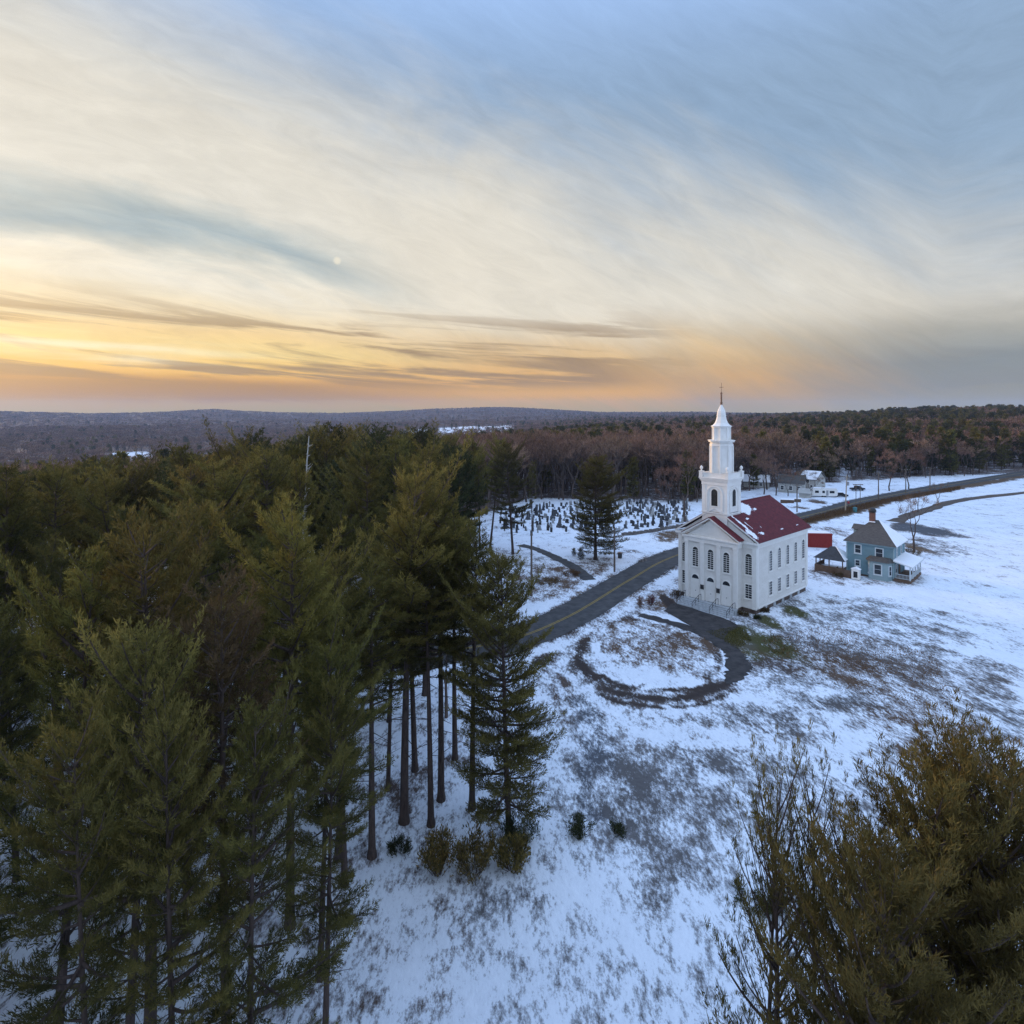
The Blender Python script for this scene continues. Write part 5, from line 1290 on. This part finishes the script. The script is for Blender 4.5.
# near young pines, lower right
def young(px, ptop, Y, k, rz, label, wide=1.0):
    return pine_top(px, ptop, Y, YOUNG[k], 15, label, rz, 'young_pine', wide)
young(754, 790, 17.5, 1, 3.2, 'golden young pine leaning left in the lower right foreground', 0.55).rotation_euler = (0, R(-2.5), 3.2)
young(772, 842, 17.0, 1, 1.3, 'bushy young pine low in front of the golden leaning one', 0.8)
young(812, 792, 18.0, 1, 2.3, 'thin young pine with open twiggy top in the foreground', 0.55)
young(846, 850, 17.5, 1, 0.8, 'short young pine between the twiggy one and the big one', 0.8)
young(926, 792, 16.5, 2, 4.3, 'biggest young pine in the lower right corner', 0.95)
young(972, 765, 17.5, 2, 5.3, 'tall young pine at the right edge of the foreground', 1.0)
young(874, 832, 18.5, 1, 3.6, 'young pine reaching left out of the corner thicket', 0.9)
young(1004, 790, 16, 2, 2.0, 'outermost young pine at the right, in the corner thicket', 1.0)
young(885, 880, 14, 2, 2.9, 'lowest young pine of the corner thicket', 1.0)
# shrubs of orange green shoots in the lower middle
for i, (px, py, r_, h_, lb) in enumerate(((438, 872, 1.2, 2.4, 'orange green evergreen shrub, leftmost of three below the near trunks'), (474, 872, 1.5, 2.7, 'orange green evergreen shrub, tallest and middle of three below the near trunks'), (512, 868, 1.2, 2.1, 'orange green evergreen shrub, rightmost of three below the near trunks'))):
    o = link('shrub', bush_mesh('shrub', 140 + i, r_, h_, 2400, 'gold_shoots', L=(0.16, 0.34), W=(0.05, 0.09), upb=1.2, stems=34)); o.location = at(px, py); tag(o, lb, 'shrub')
for i, (px, py, r_, h_, lb) in enumerate(((582, 832, 1.1, 0.9, 'low dark evergreen bush at the snowy track, left of its smaller mate'), (617, 834, 0.6, 0.6, 'small low dark bush right of the snowy track'), (520, 838, 1.3, 1.5, 'rounded evergreen bush under the low bough dark pine'), (400, 850, 0.8, 0.5, 'small twiggy bush between the near pine trunks'), (760, 905, 1.4, 1.0, 'broad evergreen bush low in the foreground snow'))):
    o = link('bush', bush_mesh('bush', 80 + i, r_, h_, int(900 * r_ * r_ + 250), 'dark_needles')); o.location = at(px, py); tag(o, lb, 'bush')
for i, (px, py, r_, h_, mt_, lb) in enumerate(((744, 616, 0.75, 0.7, 'brown_leaves', 'small brown shrub at the right foot of the church steps'), (764, 613, 0.8, 0.8, 'brown_leaves', 'brown shrub at the front right corner of the church'), (676, 598, 1.0, 1.3, 'brown_leaves', 'rust brown hedge shrub left of the church steps'), (757, 619, 0.5, 0.4, 'dark_needles', 'flat dark juniper before the church corner'),
        (651, 605, 0.5, 1.6, 'twig_red', 'upright reddish brush tuft by the driveway mouth'), (640, 607, 0.4, 1.8, 'twig_brown', 'thin bare brush tuft between road and driveway mouth'), (571, 575, 1.6, 0.8, 'dry_grass', 'mound of rust coloured dead bracken beside the cemetery lane'), (548, 583, 2.2, 0.6, 'dry_grass', 'wide patch of tan brush left of the cemetery lane'),
        (913, 555, 1.6, 1.4, 'brown_leaves', 'brown brush around the foot of the slender tree'), (838, 576, 0.9, 0.8, 'brown_leaves', 'brown shrub in front of the gazebo deck'))):
    o = link('shrub', bush_mesh('shrub', 100 + i, r_, h_, int(700 * r_ + 250), mt_)); o.location = at(px, py); tag(o, lb, 'shrub')
# dry grass on the bank under the far road, and on the rough patches
def grass(name, polys, n, label, mat='dry_grass', L=(0.3, 0.7), seed=5):
    rs = np.random.default_rng(seed); P = []
    for pl in polys:
        w = np.array([tuple(p) for p in pts_xy(pl)]); lo, hi = w.min(0), w.max(0); c = 0
        while c < n // len(polys):
            q = rs.uniform(lo, hi, (4000, 2)); m = in_poly(q[:, 0], q[:, 1], [tuple(t) for t in w])
            P.append(q[m]); c += int(m.sum())
    P = np.concatenate(P)[:n]
    P3 = np.column_stack([P, terrain(P[:, 0], P[:, 1]) - 0.02]); D = rs.normal(size=(len(P), 3)) * 0.4 + np.array([0, 0, 1.0])
    o = link(name, blade_mesh(name, P3, D, rs.uniform(*L, len(P)), rs.uniform(0.03, 0.08, len(P)), rs.uniform(0, 1, len(P)), [M[mat]], rs=rs))
    tag(o, label, 'grass', kind='stuff')
grass('dry_grass', [[(800, 521), (830, 512.5), (856, 506), (886, 499.5), (960, 487), (960, 490), (887, 503), (858, 511.5), (830, 518), (800, 525)]], 16000, 'tall dry brown grass on the bank below the far road', L=(0.5, 1.1))
grass('field_grass', [[(760, 640), (830, 625), (935, 655), (960, 720), (900, 725), (850, 705), (800, 680)]], 9000, 'sparse brown grass poking through thin snow in the field', L=(0.12, 0.3), seed=6)
grass('turf', [[(706, 632), (722, 640), (738, 650), (752, 640), (745, 630), (738, 626)], [(770, 632), (790, 640), (785, 655), (768, 652)]], 6000, 'olive green turf beside the parking pad', mat='pine_needles', L=(0.08, 0.18), seed=7)

# the pine stand: crown after crown back to its far edge
prs = random.Random(21)
placed = list(HERO)
road_pts = ROAD
def clear(x, y, rmin):
    for (a, b2, rr) in placed:
        if (a - x) ** 2 + (b2 - y) ** 2 < max(rmin, rr) ** 2: return False
    return True
cand = []
for _ in range(9000):
    az_ = prs.uniform(-62, -2); r_ = math.sqrt(prs.uniform(19 ** 2, 150 ** 2))
    cand.append((r_, az_))
cand.sort()
dl = dist_path(np.array([math.sin(R(a)) * r for r, a in cand]), np.array([math.cos(R(a)) * r for r, a in cand]), ROAD)
nst = 0
for (r_, az_), dr in zip(cand, dl):
    x, y = math.sin(R(az_)) * r_, math.cos(R(az_)) * r_
    px = CX + F * x / y; py = HY + F * CAM_H / y
    if dr < 6.5: continue
    if y < 55 and px > 325: continue            # the open snow under the near group
    if 55 <= y < 100 and px > 462: continue
    if y >= 100 and px > 440: continue
    if 100 < r_ and -2 < az_: continue
    rmin = 4.9 if r_ < 60 else 5.4 if r_ < 110 else 5.8
    if not clear(x, y, rmin): continue
    placed.append((x, y, rmin))
    h = prs.uniform(15.0, 23.0) if r_ > 45 else prs.uniform(12.5, 19.5)
    if r_ < 26: h = prs.uniform(13, 17.5)
    if r_ > 60:
        yt = np.interp(px, [0, 92, 150, 200, 260, 300, 350, 400, 440], [470, 462, 464, 452, 443, 434, 430, 432, 437]) + prs.uniform(0, 1) ** 1.6 * 42
        h = min(25.0, max(13.0, CAM_H - (yt - HY) / F * y))
    # one crown in nine is a leafless or brown-leaved tree
    u = prs.random()
    tone = 'back' if r_ > 90 else 'middle' if r_ > 50 else 'front'
    if u < 0.06 and r_ > 50:
        put_tree('oak_tree', OAK[prs.randrange(2)], x, y, h / 16, prs.uniform(0, 6.28), f'brown leaved oak mixed into the {tone} of the pine stand', 'oak tree', f'oaks in the {tone} of the pine stand')
    elif r_ > 70:
        k = prs.randrange(3)
        put_tree('pine_tree', PINE_MID[k], x, y, h / 20, prs.uniform(0, 6.28), f'{"darker" if k == 1 else "olive"} pine in the {tone} of the dense stand', 'pine tree', f'{"darker" if k == 1 else "olive"} pines in the {tone} of the stand', sz=h / 20 * prs.uniform(0.95, 1.05))
    else:
        k = prs.choice([0, 1, 2, 3, 4, 4, 5]) if r_ > 46 else prs.choice([1, 3, 4, 4, 1])
        put_tree('pine_tree', PINE[k], x, y, h / 22 * prs.uniform(0.75, 1.0), prs.uniform(0, 6.28), f'{"golden tinged" if k == 3 else "olive green"} pine in the {tone} of the dense stand', 'pine tree', f'{"golden tinged" if k == 3 else "olive green"} pines in the {tone} of the stand', sz=h / 22)  # golden tinged ones carry the painted sunlit needle colour
    lean(COL.objects[-1] if COL.objects[-1].parent is None else COL.objects[-1].parent, 1.5)
    nst += 1
print('stand', nst)

# far woods: nearest trees as things, the rest one mass per kind
wrs = np.random.default_rng(5)
def edge(az): return np.interp(az, [-90, -62, -3, 2, 10, 17, 23, 30, 35, 60, 90], [150, 152, 158, 196, 190, 188, 222, 247, 262, 300, 300])
def scatter(n, r0, r1):
    az = wrs.uniform(-62, 60, n); r = np.sqrt(wrs.uniform(r0 ** 2, r1 ** 2, n))
    x, y = np.sin(np.radians(az)) * r, np.cos(np.radians(az)) * r
    ok = y > edge(az) + wrs.normal(size=n) * 3
    for (a0, a1, q0, q1) in FIELDS: ok &= ~((az > a0) & (az < a1) & (r > q0 - 130) & (r < q1) & (wrs.random(n) < 0.86))
    ok &= dist_path(x, y, ROAD) > 9
    return x[ok], y[ok], r[ok], az[ok]
bx, by_, br, baz = scatter(int((420 ** 2 - 150 ** 2) * 2.13 / 2 / 26), 150, 420)
order = np.argsort(br); n_b = n_p = 0; rest = []
clump = np.sin(bx * 0.021 + 1) * np.sin(by_ * 0.027) + 0.6 * np.sin(bx * 0.05 + by_ * 0.043)
for i in order:
    ever = wrs.random() < (0.06 + 0.45 * (clump[i] > 0.85) + 0.25 * (baz[i] > 26))
    if baz[i] < -3: ever = wrs.random() < 0.08
    rest.append((bx[i], by_[i], 1 if ever else 0, 1.0))
inds = []
stuff_pts = {0: [], 1: [], 2: []}
def px_of(x, y): return CX + F * x / y
for (x, y, ev, s) in rest:
    vis = 40 < px_of(x, y) < 1024 and px_of(x, y) > 440
    if ev == 0 and n_b < 285 and vis:
        n_b += 1; q = wrs.uniform(0.95, 1.38); k = wrs.integers(0, 4)
        side = 'behind the cemetery' if px_of(x, y) < 700 else 'behind the houses across the road'
        put_tree('bare_tree', BARE_MID[k], x, y, q, wrs.uniform(0, 6.28), f'brown leafless tree at the front of the woods {side}', 'bare tree', f'leafless trees {side}')
    elif ev == 1 and n_p < 70 and vis:
        n_p += 1; q = wrs.uniform(0.7, 1.15); k = wrs.integers(0, 2)
        side = 'behind the cemetery' if px_of(x, y) < 700 else 'behind the houses across the road'
        put_tree('evergreen_tree', PINE_FAR[k], x, y, q, wrs.uniform(0, 6.28), f'{"dark" if k == 0 else "olive"} evergreen among the leafless woods {side}', 'evergreen tree', f'{"dark" if k == 0 else "olive"} evergreens {side}')
    else: stuff_pts[ev].append((x, y, 1.0, 1.0))
for (n, r0, r1, wsc, hsc) in ((13000, 420, 1000, 1.35, 1.0), (19000, 1000, 2600, 2.3, 1.05), (17000, 2600, 6100, 4.6, 1.1)):
    x, y, r, az = scatter(n, r0, r1)
    cl = np.sin(x * 0.012 + 1) * np.sin(y * 0.009 + 0.5) + 0.7 * np.sin(x * 0.031 + y * 0.023) + 0.5 * np.sin(x * 0.07 - y * 0.05)
    for i in range(len(x)):
        pe = 0.10 + 0.65 * (cl[i] > 0.85) + 0.42 * (az[i] > 24) * (r[i] > 700)
        if az[i] < 4: pe = 0.05 + 0.4 * (cl[i] > 1.2)
        ev = 1 if wrs.random() < pe else 0
        stuff_pts[ev].append((x[i], y[i], wsc if ev == 0 else min(wsc, 1.0 + 0.35 * (wsc - 1)), hsc))
print('bare', n_b, 'ever', n_p, 'stuff', len(stuff_pts[0]), len(stuff_pts[1]))

def scatter_stuff(name, pts, protos, label):
    for k, pr in enumerate(protos):
        sub = np.array(pts[k::len(protos)])
        zz = terrain(sub[:, 0], sub[:, 1]) - 0.3
        me = bpy.data.meshes.new(name); me.vertices.add(len(sub))
        me.vertices.foreach_set('co', np.column_stack([sub[:, :2], zz]).astype(np.float32).ravel())
        a = me.attributes.new('sc', 'FLOAT_VECTOR', 'POINT'); q = wrs.uniform(0.75, 1.2, len(sub))
        a.data.foreach_set('vector', np.column_stack([sub[:, 2] * q, sub[:, 2] * q, sub[:, 3] * q]).astype(np.float32).ravel())
        a = me.attributes.new('rt', 'FLOAT_VECTOR', 'POINT')
        a.data.foreach_set('vector', np.column_stack([np.zeros(len(sub)), np.zeros(len(sub)), wrs.uniform(0, 6.28, len(sub))]).astype(np.float32).ravel())
        o = link(name, me); tag(o, label, 'woods', kind='stuff')
        ng = bpy.data.node_groups.new(name, 'GeometryNodeTree')
        ng.interface.new_socket('Geometry', in_out='INPUT', socket_type='NodeSocketGeometry')
        ng.interface.new_socket('Geometry', in_out='OUTPUT', socket_type='NodeSocketGeometry')
        gi = ng.nodes.new('NodeGroupInput'); go = ng.nodes.new('NodeGroupOutput')
        ip = ng.nodes.new('GeometryNodeInstanceOnPoints'); oi = ng.nodes.new('GeometryNodeObjectInfo')
        src = next(ob for ob in COL.objects if ob.data is pr and ob.type == 'MESH')
        oi.inputs['Object'].default_value = src; oi.transform_space = 'ORIGINAL'
        ns = ng.nodes.new('GeometryNodeInputNamedAttribute'); ns.data_type = 'FLOAT_VECTOR'; ns.inputs['Name'].default_value = 'sc'
        nr_ = ng.nodes.new('GeometryNodeInputNamedAttribute'); nr_.data_type = 'FLOAT_VECTOR'; nr_.inputs['Name'].default_value = 'rt'
        l = ng.links.new
        l(gi.outputs[0], ip.inputs['Points']); l(oi.outputs['Geometry'], ip.inputs['Instance'])
        l(ns.outputs['Attribute'], ip.inputs['Scale']); l(nr_.outputs['Attribute'], ip.inputs['Rotation']); l(ip.outputs[0], go.inputs[0])
        md = o.modifiers.new('scatter', 'NODES'); md.node_group = ng
# one real tree of each far kind stands among the nearer woods
for k, me in enumerate([b[0] for b in BARE_FAR]):
    az_ = R((6, 14, 27)[k]); rr_ = 270 + 10 * k
    put_tree('bare_tree', (me, None), math.sin(az_) * rr_, math.cos(az_) * rr_, 1.0, 0, 'brown leafless tree deep in the woods beyond the front rank', 'bare tree', 'leafless trees deep in the woods')
scatter_stuff('leafless_woods', stuff_pts[0], [b[0] for b in BARE_FAR], 'brown leafless woods stretching back to the far hills')
scatter_stuff('evergreen_woods', stuff_pts[1], [b[0] for b in PINE_FAR], 'dark evergreens scattered through the far brown woods')
# ------------------------------------------------------------------ sky, sun, air, camera
SUN_EL, SUN_AZ = 9.0, -52.0       # low in the west, left of the view
w = bpy.data.worlds.new('World'); scene.world = w; w.use_nodes = True
nt = w.node_tree; L = nt.links.new
bg = nt.nodes['Background']
def mth(op, a, b_=None, c=None, clamp=False):
    n = nt.nodes.new('ShaderNodeMath'); n.operation = op; n.use_clamp = clamp
    for i, v in enumerate((a, b_, c)):
        if v is None: continue
        if isinstance(v, (int, float)): n.inputs[i].default_value = v
        else: L(v, n.inputs[i])
    return n.outputs[0]
def srange(v, a, b_, t0=0.0, t1=1.0):
    n = nt.nodes.new('ShaderNodeMapRange'); n.interpolation_type = 'SMOOTHSTEP'
    n.inputs['From Min'].default_value = a; n.inputs['From Max'].default_value = b_
    n.inputs['To Min'].default_value = t0; n.inputs['To Max'].default_value = t1
    L(v, n.inputs['Value']); return n.outputs[0]
def ramp(v, scale, stops):
    n = nt.nodes.new('ShaderNodeValToRGB'); cr = n.color_ramp
    while len(cr.elements) < len(stops): cr.elements.new(0.5)
    for el, (p, c) in zip(cr.elements, stops): el.position = p / scale; el.color = lin(*c)
    L(mth('DIVIDE', v, scale, clamp=True), n.inputs['Fac']); return n.outputs['Color']
def mixc(f, a, b_):
    n = nt.nodes.new('ShaderNodeMix'); n.data_type = 'RGBA'
    if isinstance(f, (int, float)): n.inputs[0].default_value = f
    else: L(f, n.inputs[0])
    for i, v in ((6, a), (7, b_)):
        if isinstance(v, tuple): n.inputs[i].default_value = v
        else: L(v, n.inputs[i])
    return n.outputs[2]
tc = nt.nodes.new('ShaderNodeTexCoord')
sep = nt.nodes.new('ShaderNodeSeparateXYZ'); L(tc.outputs['Generated'], sep.inputs[0])
az = mth('MULTIPLY', mth('ARCTAN2', sep.outputs['X'], sep.outputs['Y']), 180 / math.pi)
el = mth('MULTIPLY', mth('ARCSINE', sep.outputs['Z']), 180 / math.pi)
q = mth('MINIMUM', mth('MULTIPLY', mth('POWER', mth('ADD', az, 36.0), 2.0), 0.005), 26.0)
v0 = mth('ADD', el, q)
def cnoise(x, y, sx, sy, detail=5, rough=0.6, dist=0.0, seed=0.0):
    cb_ = nt.nodes.new('ShaderNodeCombineXYZ'); L(mth('MULTIPLY', x, sx), cb_.inputs[0]); L(mth('MULTIPLY', y, sy), cb_.inputs[1]); cb_.inputs[2].default_value = seed
    n = nt.nodes.new('ShaderNodeTexNoise'); n.inputs['Scale'].default_value = 1; n.inputs['Detail'].default_value = detail; n.inputs['Roughness'].default_value = rough; n.inputs['Distortion'].default_value = dist
    L(cb_.outputs[0], n.inputs['Vector']); return n.outputs['Fac']
wisp = cnoise(az, v0, 0.035, 0.13, 6, 0.55, 0.4, 1.7)
fine = cnoise(az, v0, 0.09, 0.75, 6, 0.62, 0.3, 5.1)
v1 = mth('ADD', v0, mth('ADD', mth('MULTIPLY', mth('SUBTRACT', wisp, 0.5), 9.0), mth('MULTIPLY', mth('SUBTRACT', fine, 0.5), 2.0)))
upper = ramp(v1, 70, [(0, (238, 205, 150)), (9.5, (240, 226, 196)), (12.0, (240, 232, 214)), (13.6, (200, 203, 196)), (15.0, (168, 182, 186)), (16.4, (190, 197, 194)), (18.4, (226, 221, 208)), (24, (226, 220, 206)), (30, (216, 214, 206)), (40, (208, 206, 198)), (70, (200, 204, 204))])
plain = ramp(v1, 70, [(0, (238, 205, 150)), (9.5, (240, 226, 196)), (13, (236, 226, 206)), (24, (226, 220, 206)), (70, (206, 206, 200))])
upper = mixc(srange(az, -22, -4), upper, plain)
veil = mth('ADD', mth('ADD', el, mth('MULTIPLY', az, 0.25)), mth('MULTIPLY', mth('SUBTRACT', cnoise(az, v0, 0.05, 0.10, 5, 0.55, 0.6, 21.0), 0.5), 15.0))
veil = mth('ADD', veil, mth('MULTIPLY', mth('SUBTRACT', fine, 0.5), 4.0))
upper = mixc(srange(veil, 15.0, 31.0), upper, ramp(el, 60, [(0, (150, 168, 186)), (15, (148, 171, 194)), (30, (142, 168, 198)), (60, (124, 158, 204))]))
warm = ramp(mth('ADD', el, mth('MULTIPLY', mth('SUBTRACT', fine, 0.5), 1.6)), 10, [(0, (188, 168, 80)), (0.7, (197, 162, 76)), (1.8, (206, 150, 52)), (2.7, (240, 176, 68)), (3.8, (253, 200, 96)), (5.2, (253, 222, 142)), (7, (248, 212, 144)), (10, (244, 226, 190))])
mid = ramp(mth('ADD', el, mth('MULTIPLY', mth('SUBTRACT', fine, 0.5), 2.4)), 10, [(0, (196, 168, 76)), (1.5, (234, 174, 66)), (3.2, (236, 180, 94)), (5, (228, 188, 126)), (8, (228, 208, 174)), (10, (232, 218, 194))])
cool = ramp(mth('ADD', el, mth('MULTIPLY', mth('SUBTRACT', wisp, 0.5), 4.0)), 12, [(0, (168, 162, 122)), (2, (140, 142, 136)), (4, (136, 142, 142)), (6.5, (172, 170, 160)), (9, (206, 200, 186)), (12, (204, 206, 202))])
low = mixc(srange(az, -24, 0), warm, mid)
low = mixc(srange(mth('ADD', az, mth('MULTIPLY', mth('SUBTRACT', wisp, 0.5), 34.0)), 8, 38), low, cool)
wob = mth('ADD', el, mth('MULTIPLY', mth('SUBTRACT', wisp, 0.5), 5.0))
col = mixc(srange(wob, 6.0, 11.0), low, upper)
# brown-grey streaks of cloud low in the west
streak = cnoise(az, mth('ADD', el, mth('MULTIPLY', az, 0.07)), 0.045, 0.62, 5, 0.6, 0.5, 9.3)
sm = mth('MULTIPLY', mth('MULTIPLY', srange(streak, 0.43, 0.58), mth('MULTIPLY', srange(el, 1.8, 3.2), srange(el, 11.0, 6.5))), srange(az, 20, 6))
col = mixc(mth('MULTIPLY', sm, 0.85), col, lin(152, 124, 90))
bright = mth('MULTIPLY', srange(cnoise(az, el, 0.03, 0.5, 4, 0.55, 0.3, 14.0), 0.5, 0.7), mth('MULTIPLY', mth('MULTIPLY', srange(el, 3.0, 4.5), srange(el, 9.5, 6.0)), srange(az, -18, -34)))
col = mixc(mth('MULTIPLY', bright, 0.75), col, lin(255, 244, 208))
band = mth('MULTIPLY', mth('MULTIPLY', srange(mth('ADD', el, mth('MULTIPLY', mth('SUBTRACT', fine, 0.5), 1.6)), 0.7, 1.5), srange(mth('ADD', el, mth('MULTIPLY', mth('SUBTRACT', wisp, 0.5), 2.4)), 3.6, 2.4)), srange(az, 2, -26))
col = mixc(mth('MULTIPLY', band, 0.85), col, lin(172, 126, 54))
tex = cnoise(az, v0, 0.16, 0.55, 7, 0.68, 0.6, 33.0)
vm = nt.nodes.new('ShaderNodeVectorMath'); vm.operation = 'SCALE'; L(col, vm.inputs[0])
L(mth('ADD', 1.0, mth('MULTIPLY', mth('MULTIPLY', mth('SUBTRACT', tex, 0.5), 0.44), srange(el, 1.0, 5.0))), vm.inputs['Scale']); col = vm.outputs[0]
# a small pale moon in the gap of the clouds
ma, me_ = math.radians(-16.5), math.radians(13.9)
dp = nt.nodes.new('ShaderNodeVectorMath'); dp.operation = 'DOT_PRODUCT'; L(tc.outputs['Generated'], dp.inputs[0])
dp.inputs[1].default_value = (math.sin(ma) * math.cos(me_), math.cos(ma) * math.cos(me_), math.sin(me_))
col = mixc(srange(dp.outputs['Value'], math.cos(math.radians(0.42)), math.cos(math.radians(0.1)), 0.0, 0.7), col, lin(244, 234, 210))
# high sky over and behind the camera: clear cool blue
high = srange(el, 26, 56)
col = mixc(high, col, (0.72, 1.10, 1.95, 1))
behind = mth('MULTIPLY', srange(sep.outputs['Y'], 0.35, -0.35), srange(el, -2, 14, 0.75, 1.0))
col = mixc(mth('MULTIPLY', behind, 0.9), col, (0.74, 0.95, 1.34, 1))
sky = nt.nodes.new('ShaderNodeTexSky'); sky.sky_type = 'NISHITA'; sky.sun_disc = False
sky.sun_elevation = R(SUN_EL); sky.sun_rotation = R(SUN_AZ); sky.air_density = 1.0; sky.dust_density = 1.5
# clear sky shows thinly through the cloud sheet; the background strength is 0.1, so the cloud radiance is scaled by 10
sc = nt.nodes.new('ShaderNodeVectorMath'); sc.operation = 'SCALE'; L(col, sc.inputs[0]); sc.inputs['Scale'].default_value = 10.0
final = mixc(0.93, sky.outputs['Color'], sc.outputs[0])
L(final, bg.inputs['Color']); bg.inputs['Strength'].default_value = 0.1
w.cycles.sampling_method = 'MANUAL'; w.cycles.sample_map_resolution = 512

sl = bpy.data.lights.new('sun', 'SUN'); so = bpy.data.objects.new('sun', sl); COL.objects.link(so)
sl.energy = 3.6; sl.angle = R(12); sl.color = (1.0, 0.62, 0.30)
sd = Vector((math.sin(R(SUN_AZ)) * math.cos(R(SUN_EL)), math.cos(R(SUN_AZ)) * math.cos(R(SUN_EL)), math.sin(R(SUN_EL))))
so.rotation_euler = sd.to_track_quat('Z', 'Y').to_euler(); so.location = sd * 300

USE_HAZE = True
if USE_HAZE:
    mb = MB(); mb.box(-8000, 8000, -8000, 8000, float(GZ.min()) - 1.0, 190.0)
    hm = bpy.data.materials.new('haze_air'); hm.use_nodes = True; n_ = hm.node_tree
    n_.nodes.remove(n_.nodes['Principled BSDF'])
    pv = n_.nodes.new('ShaderNodeVolumePrincipled'); pv.inputs['Color'].default_value = (0.45, 0.61, 0.92, 1); pv.inputs['Density'].default_value = 0.000085; pv.inputs['Anisotropy'].default_value = 0.0
    n_.links.new(pv.outputs[0], n_.nodes['Material Output'].inputs['Volume'])
    hz = mb.build('haze', hm); tag(hz, 'thin blue evening haze over the valley and hills', 'haze', kind='stuff')

cd = bpy.data.cameras.new('camera'); co = bpy.data.objects.new('camera', cd); COL.objects.link(co)
co.location = (0, 0, CAM_H); co.rotation_euler = (math.pi / 2, 0, 0)
cd.sensor_width = 36; cd.lens = 36 * F / 1024; cd.shift_x = 0.0; cd.shift_y = -(512 - HY) / 1024
cd.clip_start = 0.5; cd.clip_end = 20000
scene.camera = co
scene.view_settings.view_transform = 'Standard'; scene.view_settings.look = 'None'
scene.view_settings.exposure = 0.1; scene.view_settings.gamma = 1
scene.cycles.use_denoising = True
scene.cycles.denoising_prefilter = 'NONE'
scene.cycles.adaptive_threshold = 0.004
scene.cycles.max_bounces = 6; scene.cycles.diffuse_bounces = 3; scene.cycles.transmission_bounces = 3; scene.cycles.volume_bounces = 0
